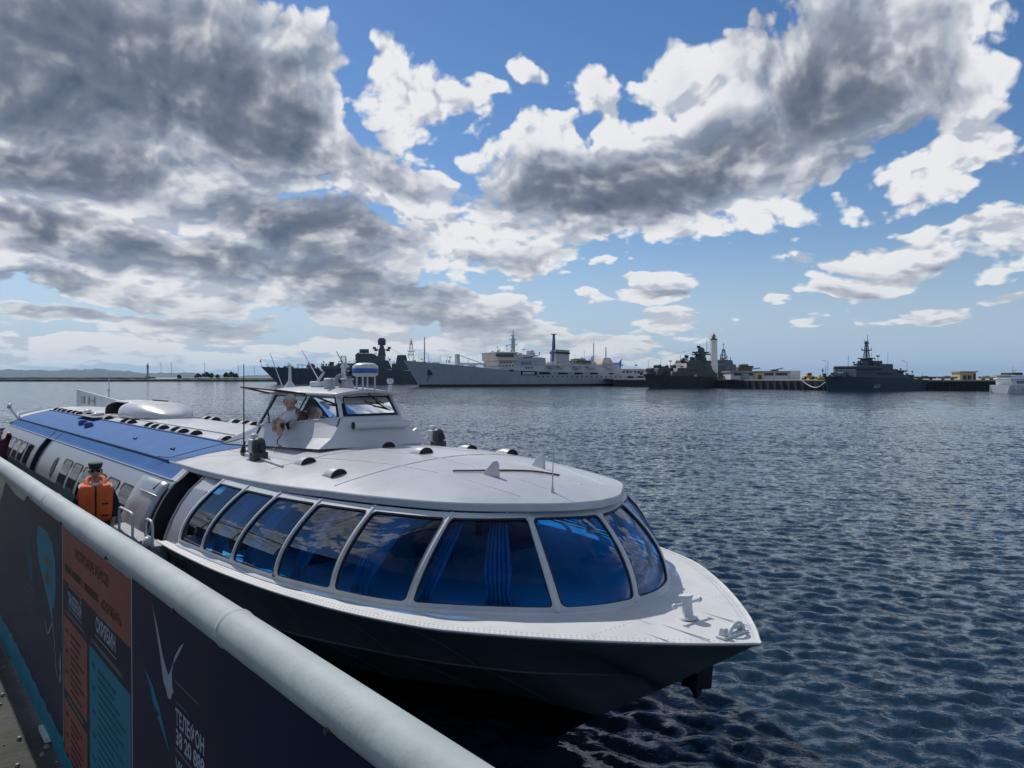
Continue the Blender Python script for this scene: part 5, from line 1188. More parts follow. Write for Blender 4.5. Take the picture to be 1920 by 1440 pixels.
# ---------------------------------------------------------------- far side of the harbour
MS = dict(
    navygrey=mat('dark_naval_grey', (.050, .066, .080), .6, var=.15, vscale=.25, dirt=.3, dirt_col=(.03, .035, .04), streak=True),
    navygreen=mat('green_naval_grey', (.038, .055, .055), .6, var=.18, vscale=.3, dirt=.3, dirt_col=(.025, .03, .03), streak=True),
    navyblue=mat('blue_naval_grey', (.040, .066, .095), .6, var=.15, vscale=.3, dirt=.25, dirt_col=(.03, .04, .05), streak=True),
    shipwhite=mat('pale_ship_paint', (.44, .46, .48), .5, var=.08, vscale=.2, dirt=.25, dirt_col=(.30, .27, .24), streak=True),
    shipcream=mat('cream_ship_paint', (.62, .54, .46), .5, var=.08, vscale=.3),
    boottop=mat('brown_boot_topping', (.06, .022, .022), .6, var=.2, vscale=.4),
    glass=mat('far_window_glass', (.02, .03, .04), .15, var=0),
    red=mat('red_paint', (.35, .03, .03), .5, var=.1), bluep=mat('blue_paint', (.03, .12, .35), .5, var=.1), whitep=mat('white_masonry', (.62, .63, .62), .7, var=.06, vscale=.5, dirt=.12, dirt_col=(.4, .38, .35)),
    quaywall=mat('dark_tarred_quay_wall', (.018, .018, .022), .8, var=.3, vscale=.4, dirt=.4, dirt_col=(.035, .03, .028), streak=True),
    quaytop=mat('pale_quay_coping', (.34, .33, .31), .8, var=.15, vscale=.6), brown=mat('brown_shutter', (.10, .05, .04), .7, var=.15),
    yellow=mat('yellow_machine_paint', (.55, .36, .05), .5, var=.1), hut=mat('yellow_plaster', (.52, .42, .22), .8, var=.1, vscale=1.5), greyroof=mat('grey_roof_sheet', (.25, .27, .29), .5, var=.1),
    orangehull=mat('primer_hull_paint', (.16, .06, .045), .7, var=.2, vscale=1), olive=mat('olive_paint', (.06, .07, .04), .7, var=.2),
)
def S(u, v, dep): return Vector(((u - 960) / 1440 * dep, dep, EYE - (v - 707) / 1440 * dep))
def wdep(v): return EYE * 1440 / (v - 707)

class Ship:
    def __init__(s, name, label, cat, ub, db, us, ds, beam, group=None):
        s.b = Vector(((ub - 960) / 1440 * db, db, 0)); e = Vector(((us - 960) / 1440 * ds, ds, 0)); s.d = (e - s.b).normalized(); s.L = (e - s.b).length; s.beam = beam
        s.root = thing(name, label, cat, s.b, math.atan2(s.d.y, s.d.x), group)
        s.near = 1 if (Vector((-s.d.y, s.d.x, 0)).dot(-s.b) > 0) else -1          # side turned to the camera
    def X(s, u): k = (u - 960) / 1440; return (k * s.b.y - s.b.x) / (s.d.x - k * s.d.y)
    def dep(s, u): return s.b.y + s.d.y * s.X(u)
    def Z(s, u, v): return EYE - (v - 707) / 1440 * s.dep(u)
    def p(s, u, v, y=0): return Vector((s.X(u), y, s.Z(u, v)))
    def hull(s, m, deck, rake, boot=None, bootz=.8, bowlen=.3, stern=.8, knuckle=None, flare=.18):
        """deck: (u, v) profile from bow to stern; rake: metres the stem leans forward"""
        dz_ = curve1([(s.X(u), s.Z(u, v)) for u, v in deck]); x0 = s.X(deck[0][0]); L = s.L
        def half(x, t):     # t 0 waterline .. 1 deck
            f = max(0.0, min(1, (x - x0 - (1 - t) * rake) / (bowlen * L))); w = math.sin(f * math.pi / 2) ** .75
            aft = max(0, (x / L - .72) / .28); return s.beam / 2 * w * (1 - (1 - stern) * aft ** 1.6) * (1 - flare * (1 - t) * (1 - f * .5))
        xs = [0, .01, .025, .05, .08, .12, .17, .23, .3, .4, .5, .6, .7, .8, .9, .96, 1.0]
        for nm, t0, t1, mm in ((('hull', None, None, m),) if boot is None else (('hull', 1, 1, m), ('boot_topping', 0, 0, boot))):
            mb = MB()
            def pt(f, t, sg):
                zt = None; xd = x0 + (L - x0) * f; D = dz_(xd)
                if nm == 'hull': z = lerp(bootz if boot else -.6, D, t); tt = max(0, z) / D
                else: z = lerp(-.8, bootz, t); tt = max(0, z) / D
                shift = (1 - tt) * rake * max(0, 1 - f / .16)
                x = xd + shift
                return (x, sg * half(x, tt), z)
            for sg in (1, -1): mb.grid(lambda f, t: pt(f, t, sg), xs, np.linspace(0, 1, 6), True, flip=(sg > 0))
            A = [pt(1, t, 1) for t in np.linspace(0, 1, 6)] + [pt(1, t, -1) for t in np.linspace(1, 0, 6)]; mb.add(A, [tuple(range(len(A)))])
            if nm == 'hull': mb.grid(lambda f, w: (lambda q: (q[0], q[1] * w, q[2] - .02))(pt(f, 1, 1)), xs, [-1, 0, 1], False)
            o = recalc(mb.build(nm, mm, s.root))
            if nm == 'hull': s.h = o
        s.half, s.dz = half, dz_; return s
    def blk(s, name, u0, u1, v0, v1, w, m, parent=None, ta=0, tf=0, y=0, bev=.15):
        """deckhouse between pixel columns u0..u1 and rows v0 (top)..v1 (bottom), w metres wide"""
        a, b = s.X(u0), s.X(u1); um = (u0 + u1) / 2; zt, zb = s.Z(um, v0), s.Z(um, v1)
        mb = MB(); mb.hexa([Vector((a, y - w / 2, zb)), Vector((b, y - w / 2, zb)), Vector((b, y + w / 2, zb)), Vector((a, y + w / 2, zb))], [Vector((a + tf, y - w * .46, zt)), Vector((b - ta, y - w * .46, zt)), Vector((b - ta, y + w * .46, zt)), Vector((a + tf, y + w * .46, zt))])
        o = mb.build(name, m, parent or s.root); return bevel(o, bev, 1) if bev else o
    def pole(s, name, u, v0, v1, r, m, y=0, r2=None, parent=None, u2=None):
        mb = MB(); a = s.p(u, v1, y); b = s.p(u2 if u2 is not None else u, v0, y); mb.tube([a, b], [r, r2 if r2 else r * .6], 6); return mb.build(name, m, parent or s.root)
    def lattice(s, name, u, v0, v1, w0, w1, m, arms=(), n=5):
        mb = MB(); zb, zt = s.Z(u, v1), s.Z(u, v0); x = s.X(u)
        C4 = [(-1, -1), (1, -1), (1, 1), (-1, 1)]
        def c(k, i): w = lerp(w0, w1, k) / 2; return Vector((x + C4[i][0] * w, C4[i][1] * w, lerp(zb, zt, k)))
        for i in range(4): mb.tube([c(0, i), c(1, i)], .11, 4)
        for k in range(n):
            for i in range(4): mb.tube([c(k / n, i), c((k + 1) / n, (i + 1) % 4)], .07, 4); mb.tube([c((k + 1) / n, i), c((k + 1) / n, (i + 1) % 4)], .07, 4)
        for (v, du) in arms:
            z = s.Z(u, v); h_ = du / 1440 * s.dep(u); mb.tube([Vector((x - h_, 0, z + .25)), Vector((x - h_ * .5, 0, z)), Vector((x + h_ * .5, 0, z)), Vector((x + h_, 0, z + .25))], .12, 4); mb.box((x, 0, z), (h_ * .9, h_ * .9, .18))
            for sg in (-1, 1): mb.tube([Vector((x + sg * h_, 0, z + .2)), Vector((x + sg * h_, 0, z + .95))], .06, 4)
        return mb.build(name, m, s.root)
    def ball(s, name, u, v, r, m, y=0, squash=1, parent=None):
        c = s.p(u, v, y); mb = MB(); mb.lathe([(r * math.cos(a) + .001, r * squash * math.sin(a)) for a in np.linspace(-1.45, 1.45, 9)], c, n=14); return mb.build(name, m, parent or s.root)
    def dish(s, name, u, v, w, h, m, parent=None):
        c = s.p(u, v); mb = MB(); mb.grid(lambda a, b: (c.x + w * .5 * a, -.25 * w * (1 - a * a) * .6, c.z + h * .5 * b - .05 * h), np.linspace(-1, 1, 7), np.linspace(-1, 1, 4), True); mb.tube([c + Vector((0, 0, -h * .9)), c], .16, 5); o = mb.build(name, m, parent or s.root); solid(o, .12, 0); return o
    def ports(s, name, pts, m, ysurf, w=.5, h=.5, parent=None):
        """small windows on the side that faces us: too small to pick apart one by one"""
        mb = MB()
        for (u, v) in pts:
            c = s.p(u, v, 0); c.y = s.near * ysurf(c.x, c.z) if callable(ysurf) else s.near * ysurf; mb.box(c, (w, .08, h))
        o = mb.build(name, m, parent or s.root); o['kind'] = 'stuff'; return o
    def railing(s, u0, u1, v, dv, y, m, n=14):
        mb = MB(); us = np.linspace(u0, u1, n)
        for k in (0, .5, 1): mb.tube([s.p(u, v - dv * k, y) for u in us], .03, 4)
        for u in us: mb.tube([s.p(u, v, y), s.p(u, v - dv, y)], .03, 4)
        o = mb.build('railing', m, s.root); o['kind'] = 'stuff'; return o

    def clutter(s, rows, m, seed=1):
        """lockers, vents, stanchions and aerials too small to pick apart: (u0, u1, v of the deck they stand on, width, how many)"""
        rr_ = random.Random(seed); mb = MB()
        for (u0, u1, v, w, n_) in rows:
            for _ in range(n_):
                u = rr_.uniform(u0, u1); y = rr_.uniform(-w / 2, w / 2); p = s.p(u, v, y); k = rr_.random()
                if k < .45: a_, b_, c_ = rr_.uniform(.3, 1.3), rr_.uniform(.3, 1.2), rr_.uniform(.4, 1.3); mb.box(p + Vector((0, 0, c_ / 2)), (a_, b_, c_))
                elif k < .75: mb.tube([p, p + Vector((rr_.uniform(-.2, .2), 0, rr_.uniform(1.0, 3.2)))], rr_.uniform(.04, .10), 4)
                elif k < .9: mb.lathe([(.12, 0), (.12, .7), (.3, .75), (.28, 1.0), (.05, 1.1)], p, n=8)
                else: h_ = rr_.uniform(1.2, 2.6); mb.tube([p, p + Vector((0, 0, h_))], .07, 4); mb.box(p + Vector((0, 0, h_)), (rr_.uniform(.6, 1.4), .15, .35))
        o = mb.build('deck_clutter', m, s.root); o['kind'] = 'stuff'; return o
    def panels(s, u0, u1, v0, v1, y, m, nu, nv):
        """plate seams and rubbing strakes on a deckhouse side"""
        mb = MB()
        for v in np.linspace(v0, v1, nv): mb.tube([s.p(u0, v, s.near * y), s.p(u1, v, s.near * y)], .05, 4)
        for u in np.linspace(u0, u1, nu): mb.tube([s.p(u, v0, s.near * y), s.p(u, v1, s.near * y)], .04, 4)
        o = mb.build('plate_seams', m, s.root); o['kind'] = 'stuff'; return o
G = MS['navygrey']
# --- large dark destroyer lying behind the white ship
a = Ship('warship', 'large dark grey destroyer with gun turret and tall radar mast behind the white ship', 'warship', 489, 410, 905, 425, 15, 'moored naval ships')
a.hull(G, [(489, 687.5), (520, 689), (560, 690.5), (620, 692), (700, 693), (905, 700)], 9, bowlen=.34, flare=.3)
a.blk('gun_base', 566, 598, 690, 693, 8, G); 
mb = MB(); c = a.p(583, 690.5); mb.lathe([(2.3, 0), (2.4, 1.0), (1.7, 2.2), (.6, 2.6)], c, n=12); gt = mb.build('gun_turret', G, a.root)
mb = MB()
for y in (-.4, .4): mb.tube([c + Vector((-1.5, y, 1.5)), c + Vector((-6.5, y, 1.9))], .16, 6)
o = mb.build('gun_barrels', G, gt); o['kind'] = 'stuff'
a.ball('gun_director', 579, 681.5, .7, G, parent=gt)
a.blk('deckhouse', 604, 668, 686, 693, 12, G); a.blk('deckhouse', 634, 664, 681, 686, 10, G); a.pole('ventilator', 622, 679, 687, 1.2, G, r2=1.2); a.blk('ventilator_cap', 618, 626, 678.5, 681, 4.5, G)
a.blk('superstructure', 664, 735, 676, 693, 14, G, tf=1.5, ta=2); a.blk('superstructure', 668, 722, 667.5, 676.5, 11, G, tf=1); a.blk('bridge', 670, 700, 663, 668, 9, G); a.blk('superstructure', 735, 800, 682, 694, 12, G)
a.blk('radar_house', 667, 676, 664, 676, 5, G); a.dish('fire_control_radar', 683, 658, 5, 2.2, G); a.pole('radar_post', 683, 659, 668, .5, G, r2=.5)
mb = MB(); mb.lathe([(2.3, 0), (1.7, 3.2), (1.0, 6), (.7, 6.6)], a.p(716, 668), n=10); tw = mb.build('tower_mast', G, a.root)
a.pole('mast_top', 716, 634, 650, .35, G, parent=tw); a.dish('search_radar', 716, 641, 4.2, 3.2, G, tw); a.dish('search_radar', 716, 637, 3.0, 2.0, G, tw)
mb = MB(); 
for du, dv in ((-14, -2), (14, -2), (-11, 2), (12, 2)): mb.tube([a.p(716, 656), a.p(716 + du, 656 + dv)], .2, 4); mb.box(a.p(716 + du, 654.5 + dv), (1.6, 1.6, 1.2))
o = mb.build('mast_arms', G, tw); o['kind'] = 'stuff'
a.blk('funnel', 742, 765, 666, 683, 9, G, ta=1, tf=1); a.lattice('after_mast', 771, 640, 671, 3.2, .8, G, ((659, 7), (646, 4)))
a.pole('mast_top', 771, 634, 645, .25, MS['red']); a.pole('tall_mast', 796, 632, 684, .45, MS['shipwhite'])
a.pole('jackstaff', 490, 671, 688, .10, G); mb = MB(); mb.add([a.p(489.5, 673), a.p(486.5, 678), a.p(489.8, 680)], [(0, 1, 2)]); mb.build('flag', MS['shipwhite'], a.root)
a.railing(495, 560, 690, 2.2, 5.5, G); a.ports('portholes', [(640 + 6 * i, 690) for i in range(14)], MS['glass'], 7.05, .7, .5)
for u, v, w in ((536, 688.5, 6), (548, 689, 4), (606, 684.5, 2), (612, 684, 2)): a.blk('deck_fitting', u - w / 2, u + w / 2, v - 2.2, v + 1.5, 3, G)
mb = MB()
for u0, v0, u1, v1 in ((735, 680, 748, 668), (690, 663, 716, 645), (716, 645, 760, 668)): mb.tube([a.p(u0, v0), a.p(u1, v1)], .06, 3)
o = mb.build('rigging', G, a.root); o['kind'] = 'stuff'

a.clutter([(500, 560, 689.8, 8, 16), (604, 664, 686, 10, 22), (668, 722, 667.5, 9, 18), (700, 735, 676, 11, 14), (735, 800, 682, 10, 20), (560, 605, 691.5, 10, 10)], G, 1)
a.panels(666, 733, 678, 692, 7.02, MS['navyblue'], 9, 4); a.ports('windows', [(672 + 3.6 * i, 665.5) for i in range(8)], MS['glass'], 4.55, .7, .6)
# --- white measurement ship with cream bridge and raked black funnel
W_ = MS['shipwhite']; CR = MS['shipcream']
b = Ship('research_ship', 'long white research ship with cream bridge front and black-topped funnel', 'ship', 757, 286, 1218, 341, 17, 'moored naval ships')
b.hull(W_, [(756, 675.5), (775, 678), (815, 682), (860, 686.5), (910, 692), (940, 694.5), (1000, 697), (1100, 698), (1160, 699), (1218, 706)], 6.5, MS['boottop'], .85, bowlen=.36, stern=.75, flare=.28)
def bs(x, z): return b.half(x, max(0, z) / max(1, b.dz(x))) + .05
b.blk('superstructure', 918, 1004, 685, 697, 15, W_, tf=1); b.blk('superstructure', 919, 1000, 676, 686, 13.5, CR, tf=.6); b.blk('superstructure', 950, 1008, 671, 690, 14, W_); b.blk('bridge', 918, 956, 662, 677, 14, CR, tf=-.3); b.blk('bridge_roof', 916, 957, 660.5, 662.5, 14.6, W_)
b.blk('superstructure', 955, 984, 665, 672, 10, W_); b.blk('superstructure', 986, 1006, 670, 676, 9, W_); b.blk('radar_house', 991, 997, 657, 671, 4, W_); b.blk('radar_platform', 987, 1003, 666, 668.5, 7, W_)
b.blk('deckhouse', 1004, 1150, 690, 699, 13, W_); b.blk('deckhouse', 1012, 1060, 683, 691, 11, W_); b.blk('deckhouse', 1072, 1098, 676, 684, 9, MS['olive']); b.blk('deckhouse', 1118, 1142, 671, 684, 8, CR, ta=2, tf=1.5)
b.blk('foredeck_house', 1050, 1150, 684, 691, 10, W_)
mb = MB(); mb.lathe([(.9, 0), (.7, 6), (.45, 7.6)], b.p(962, 666), n=10); fm = mb.build('fore_mast', W_, b.root)
for v, w in ((629, 5), (637, 8), (641, 5), (646.5, 9), (650, 6)):
    x = b.X(962); z = b.Z(962, v); h_ = w / 1440 * b.dep(962); mb = MB(); mb.tube([Vector((x - h_, 0, z)), Vector((x + h_, 0, z))], .16, 5); mb.tube([Vector((x, -h_, z)), Vector((x, h_, z))], .14, 5); mb.build('mast_yard', W_, fm)
b.pole('mast_top', 962, 619, 640, .25, W_, parent=fm)
mb = MB(); mb.hexa([b.p(1036, 684, -2.6), b.p(1062, 684, -2.6), b.p(1062, 684, 2.6), b.p(1036, 684, 2.6)], [b.p(1037, 656, -2.2), b.p(1062, 658, -2.2), b.p(1062, 658, 2.2), b.p(1037, 656, 2.2)]); fu = bevel(mb.build('funnel', W_, b.root), .3, 2)
mb = MB(); mb.hexa([b.p(1036.5, 663, -2.7), b.p(1062.5, 664.5, -2.7), b.p(1062.5, 664.5, 2.7), b.p(1036.5, 663, 2.7)], [b.p(1037, 659.5, -2.6), b.p(1062.5, 661, -2.6), b.p(1062.5, 661, 2.6), b.p(1037, 659.5, 2.6)]); mb.build('funnel_band', MT['black'], fu)
mb = MB(); mb.hexa([b.p(1036, 657, -2.3), b.p(1063, 659, -2.3), b.p(1063, 659, 2.3), b.p(1036, 657, 2.3)], [b.p(1037.5, 655.5, -2.2), b.p(1062.5, 657.5, -2.2), b.p(1062.5, 657.5, 2.2), b.p(1037.5, 655.5, 2.2)]); mb.build('funnel_top', MT['black'], fu)
mb = MB(); mb.hexa([b.p(1035.5, 678, -.8), b.p(1040.5, 678, -.8), b.p(1040.5, 678, .8), b.p(1035.5, 678, .8)], [b.p(1037, 628, -.4), b.p(1039.5, 628, -.4), b.p(1039.5, 628, .4), b.p(1037, 628, .4)]); mm = mb.build('main_mast', MT['navy'], b.root)
mb = MB(); mb.box(b.p(1038.2, 627), (1.5, 1.5, .35)); mb.build('mast_platform', MT['black'], mm)
mb = MB(); mb.hexa([b.p(855, 686, -1), b.p(861, 687, -1), b.p(861, 687, 1), b.p(855, 686, 1)], [b.p(854.5, 664, -.9), b.p(860, 664, -.9), b.p(860, 664, .9), b.p(854.5, 664, .9)]); kp = mb.build('kingpost', W_, b.root)
mb = MB(); mb.tube([b.p(860, 666), b.p(912, 684)], .14, 5); mb.tube([b.p(861, 683), b.p(912, 683.5)], .16, 5); mb.tube([b.p(861, 681), b.p(912, 681.5)], .16, 5)
for u in np.arange(863, 912, 6): mb.tube([b.p(u, 681), b.p(u + 3, 683.5)], .08, 4)
o = mb.build('derrick_boom', W_, kp); o['kind'] = 'stuff'
for u, v0, v1, r in ((1113, 643, 690, .3), (1136, 651, 684, .35), (1110, 668, 690, .5), (1078, 660, 684, .08), (1096, 656, 684, .08), (928, 655, 662, .12), (800, 660, 684, .0)):
    if r: b.pole('mast', u, v0, v1, r, W_)
mb = MB(); mb.hexa([b.p(1150, 697, -4), b.p(1153, 697, -4), b.p(1153, 697, 4), b.p(1150, 697, 4)], [b.p(1150, 680, -4), b.p(1155.5, 672, -4), b.p(1155.5, 672, 4), b.p(1150, 680, 4)]); mb.build('stern_shield', MS['bluep'], b.root)
mb = MB(); mb.box(b.p(931, 668) + Vector((0, b.near * 7.02, .2)), (b.X(954) - b.X(921), .1, .9)); mb.build('bridge_window_band', MS['glass'], b.root)
mb = MB(); c = b.p(801, 698.5); c.y = b.near * bs(c.x, c.z); mb.box(c, (1.9, .3, 2.0)); ap = mb.build('anchor_pocket', MT['black'], b.root)
mb = MB(); mb.tube([c + Vector((-.2, b.near * .1, -.8)), c + Vector((-.9, -b.near * .6, -3.4))], .1, 4); mb.build('anchor_chain', MT['black'], ap)
for u0, u1, v0, v1 in ((957, 986, 695.5, 703.5), (936, 944, 693, 696.5), (991, 1011, 697.5, 702), (1026, 1043, 698.5, 702), (1056, 1071, 698.5, 702), (1085, 1099, 698.5, 702), (1120, 1129, 699, 702), (1156, 1168, 705, 709), (1176, 1188, 705, 708.5)):
    mb = MB(); q = []
    for u, v in ((u0, v0), (u1, v0 + .8), (u1 + (2 if u1 - u0 > 12 else 0), v1), (u0 + 1, v1)):
        c = b.p(u, v); c.y = b.near * (bs(c.x, c.z) + .03); q.append(c)
    mb.add(q, [(0, 1, 2, 3)]); mb.build('hull_opening', MT['black'], b.root)
mb = MB(); c0, c1 = b.p(958.5, 698), b.p(984, 702)
mb.box(((c0.x + c1.x) / 2, b.near * (bs(c0.x, c0.z) + .12), (c0.z + c1.z) / 2), ((c1.x - c0.x) * .86, .05, .9)); mb.build('hull_panel', W_, b.root)
b.ports('portholes', [(u, v) for v, us in ((681, range(962, 982, 5)), (690, range(970, 985, 5)), (671, range(966, 980, 4)), (704, ()) ) for u in us], MS['glass'], 7.55, .7, .5)
b.ports('portholes', [(u, 706 + (u - 990) * .002) for u in range(990, 1150, 9)], MS['glass'], bs, .5, .5)
b.ports('portholes', [(u, 686.5) for u in range(922, 948, 6)] + [(u, 680) for u in range(924, 948, 6)], MS['glass'], 7.0, .6, .5)
b.railing(820, 915, 686.5, 2.2, b.near * 4.5, W_); b.railing(1010, 1148, 683.5, 2.5, b.near * 5.6, W_, 30)
for u, w, v in ((1018, 14, 688), (1036, 12, 688), (1066, 16, 689), (1092, 20, 689), (1126, 18, 689)):
    c = b.p(u, v, b.near * 6.6); mb = MB(); l = w / 1440 * b.dep(u); mb.hexa([c + Vector((x * l / 2, y * .7, -.5)) for x, y in ((-.7, -1), (.7, -1), (.7, 1), (-.7, 1))], [c + Vector((x * l / 2, y, .5)) for x, y in ((-1, -1), (1, -1), (1, 1), (-1, 1))]); mb.build('lifeboat', W_ if w > 12 else CR, b.root)
for u, v, w in ((776, 676.5, 3), (815, 680.5, 14), (884, 688, 8), (1046, 680, 6), (1060, 683, 8), (1108, 680, 10), (1128, 682, 14), (1084, 674, 22)): b.blk('deck_fitting', u - w / 2, u + w / 2, v - 1.6, v + 2.2, 3, W_ if v > 678 else MS['greyroof'])
b.clutter([(765, 850, 680.5, 5, 14), (862, 915, 688.5, 9, 14), (920, 956, 660.5, 12, 9), (956, 1005, 666, 8, 14), (1006, 1150, 683.5, 9, 60), (1050, 1150, 690, 11, 30), (1160, 1212, 703, 9, 14)], W_, 2)
b.clutter([(1010, 1150, 690, 12, 26)], MS['greyroof'], 5)
b.panels(952, 1003, 672, 690, 7.05, MS['greyroof'], 5, 4)
# --- dark corvette with ball radome
K_ = MS['navygreen']
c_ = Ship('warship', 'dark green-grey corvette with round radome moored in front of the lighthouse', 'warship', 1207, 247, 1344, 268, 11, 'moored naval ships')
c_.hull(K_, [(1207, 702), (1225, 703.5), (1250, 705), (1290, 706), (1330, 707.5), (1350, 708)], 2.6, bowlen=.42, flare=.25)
c_.blk('deckhouse', 1240, 1324, 697, 707, 9, K_, tf=1); c_.blk('superstructure', 1252, 1323, 690, 698, 8, K_, tf=1, ta=1); c_.blk('superstructure', 1272, 1322, 681, 691, 7, K_, tf=1.5, ta=1); c_.blk('bridge', 1278, 1321, 676, 682, 6.5, K_, tf=.5); c_.blk('gun_mount', 1224, 1240, 691, 704, 4, K_, tf=.8, ta=.8)
for u, v0, v1, w in ((1212, 699, 703, 2.5), (1219, 690, 703, 2.6), (1233, 684, 700, 2.6), (1245, 686, 698, 3), (1256, 689, 698, 3), (1262, 684, 691, 2), (1319, 678, 690, 2)): c_.blk('deck_fitting', u - w * 1.6, u + w * 1.6, v0, v1, w, K_, tf=.25, ta=.35)
c_.ball('deck_radome', 1281, 676.5, 1.0, K_); c_.blk('radar_post', 1298, 1302, 670, 678, 1.0, K_); c_.dish('fire_control_radar', 1287, 668.5, 2.0, 1.0, K_)
mb = MB(); mb.lathe([(2.6, 0), (1.9, 2.4), (1.4, 4.2)], c_.p(1313, 682), n=10); t2 = mb.build('tower_mast', K_, c_.root)
c_.ball('radome', 1314.5, 657.5, 1.22, mat('pale_radome', (.07, .09, .10), .5, var=.1), parent=t2); c_.dish('search_radar', 1310, 650.5, 1.7, .9, K_, t2); c_.blk('mast_platform', 1303, 1327, 663, 665.5, 3.2, K_, parent=t2); c_.pole('mast_top', 1325, 636, 664, .10, K_, parent=t2)
mb = MB()
for du in (-13, -9, 9, 14): mb.tube([c_.p(1313, 664), c_.p(1313 + du, 661.5)], .10, 4); mb.box(c_.p(1313 + du, 660.8), (.6, .6, .5))
o = mb.build('mast_arms', K_, t2); o['kind'] = 'stuff'
c_.pole('jackstaff', 1215.5, 674, 703, .07, K_); c_.pole('pole', 1238.5, 672, 690, .06, K_); c_.railing(1209, 1260, 703.5, 2.5, c_.near * 3.4, K_)
mb = MB(); mb.box(c_.p(1281.5, 707) + Vector((0, c_.near * 5.2, 0)), (1.3, .1, 1.7)); mb.build('hull_stripe', MS['shipwhite'], c_.root)
c_.ports('portholes', [(1258 + 7 * i, 694) for i in range(10)], MS['glass'], 4.0, .3, .3)
mb = MB(); [mb.tube([c_.p(x0, y0), c_.p(x1, y1)], .035, 3) for x0, y0, x1, y1 in ((1216, 676, 1310, 652), (1325, 640, 1340, 692))]
o = mb.build('rigging', K_, c_.root); o['kind'] = 'stuff'

c_.clutter([(1210, 1240, 703.5, 5, 14), (1242, 1322, 697, 8, 16), (1254, 1322, 690, 7, 18), (1274, 1320, 681, 6, 16), (1280, 1320, 676, 5, 12), (1322, 1342, 707.5, 6, 14)], K_, 3)
# --- second grey ship mostly hidden behind the lighthouse
e_ = Ship('patrol_ship', 'dark grey patrol ship with lattice mast behind the lighthouse', 'warship', 1338, 330, 1385, 352, 10, 'moored naval ships')
e_.hull(G, [(1338, 703), (1360, 704), (1385, 706)], 1.5, bowlen=.4)
e_.blk('superstructure', 1344, 1372, 692, 704, 8, G, ta=.8); e_.blk('superstructure', 1345, 1368, 683, 692.5, 7, G, ta=.8); e_.blk('bridge', 1346, 1364, 675, 683.5, 5.5, G, ta=.6, tf=.3); e_.lattice('lattice_mast', 1356.5, 655, 676, 2.2, .8, G, ((666, 9), (658, 6)), 4); e_.pole('mast_top', 1356.5, 643, 658, .16, MS['red']); 
mb = MB(); mb.box(e_.p(1356.5, 646), (1.8, .3, .2)); mb.build('mast_yard', G, e_.root)

# --- minesweeper with hull number
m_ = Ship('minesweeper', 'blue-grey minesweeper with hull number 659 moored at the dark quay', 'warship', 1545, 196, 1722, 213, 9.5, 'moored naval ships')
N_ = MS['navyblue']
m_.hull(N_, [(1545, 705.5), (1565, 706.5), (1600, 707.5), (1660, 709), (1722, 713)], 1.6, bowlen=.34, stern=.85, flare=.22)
def msf(x, z): return m_.half(x, max(0, z) / max(1, m_.dz(x))) + .04
m_.blk('superstructure', 1583, 1668, 692, 710, 7.5, N_, tf=.4, ta=1.2); m_.blk('bridge', 1585, 1634, 686, 692.5, 7.8, N_, tf=-.1); m_.blk('superstructure', 1632, 1657, 682.5, 696, 6, N_); m_.blk('deckhouse', 1660, 1682, 699, 710, 6, N_, ta=1.2)
m_.blk('mast_base', 1618, 1631, 672, 686, 2.4, N_, tf=.2, ta=.3); m_.blk('mast_platform', 1615, 1633, 671, 673, 3, N_)
m_.lattice('lattice_mast', 1624.5, 640, 672, 1.1, .35, N_, ((657, 14), (644.5, 6)), 6); m_.pole('mast_top', 1626, 627, 642, .09, N_)
for u, v0, v1, w in ((1579, 698, 708, 2.6), (1570, 703, 708, 2), (1561, 704, 708, 1.6), (1607, 681, 687, 1.2), (1616, 679, 686, 1.4), (1690, 703, 711, 2.5), (1700, 705, 712, 2)): m_.blk('deck_fitting', u - w * 1.8, u + w * 1.8, v0, v1, w, N_, tf=.15, ta=.15)
c = m_.p(1668, 697, m_.near * 3.1); mb = MB(); mb.hexa([c + Vector((x, y, -.45)) for x, y in ((-1.0, -.5), (.6, -.5), (.6, .5), (-1.0, .5))], [c + Vector((x, y, .35)) for x, y in ((-1.4, -.7), (1.5, -.7), (1.5, .7), (-1.4, .7))]); mb.build('ship_boat', N_, m_.root)
m_.pole('whip_aerial', 1664.5, 660, 692, .05, N_); m_.pole('ensign_staff', 1693, 700, 711, .06, N_); m_.railing(1548, 1583, 706.5, 2.6, m_.near * 2.6, N_); m_.railing(1668, 1720, 711, 2.5, m_.near * 3.8, N_)
m_.ports('portholes', [(1592 + 8 * i, 699) for i in range(8)] + [(1590 + 6 * i, 689) for i in range(7)], MS['glass'], 3.9, .35, .35)
mb = MB(); c = m_.p(1636, 700.5); mb.box((c.x, m_.near * 3.76, c.z), (m_.X(1648) - m_.X(1618), .1, .28)); mb.build('side_recess', MT['black'], m_.root)
def ship_text(ship, s, u, v, size, surf, m):
    o = text_mesh(s, size, m, ship.root, 'hull_number', 0, .02, 1.0); me = o.data; n = len(me.vertices); co = np.empty(n * 3); me.vertices.foreach_get('co', co); co = co.reshape(-1, 3); p0 = ship.p(u, v)
    for i in range(n): x, z = p0.x + co[i, 0] + co[i, 1] * .12, p0.z + co[i, 1]; co[i] = (x, ship.near * (surf(x, z) + .05), z)
    me.vertices.foreach_set('co', co.ravel()); me.update()
ship_text(m_, '659', 1611, 727.5, 1.5, msf, MS['shipwhite'])

m_.clutter([(1550, 1582, 707, 5, 14), (1586, 1632, 686, 6, 16), (1634, 1656, 682.5, 5, 8), (1658, 1680, 698, 5, 9), (1682, 1720, 711, 6, 18)], N_, 4)
e_.clutter([(1346, 1370, 688, 6, 8), (1347, 1365, 675, 5, 8)], G, 6)
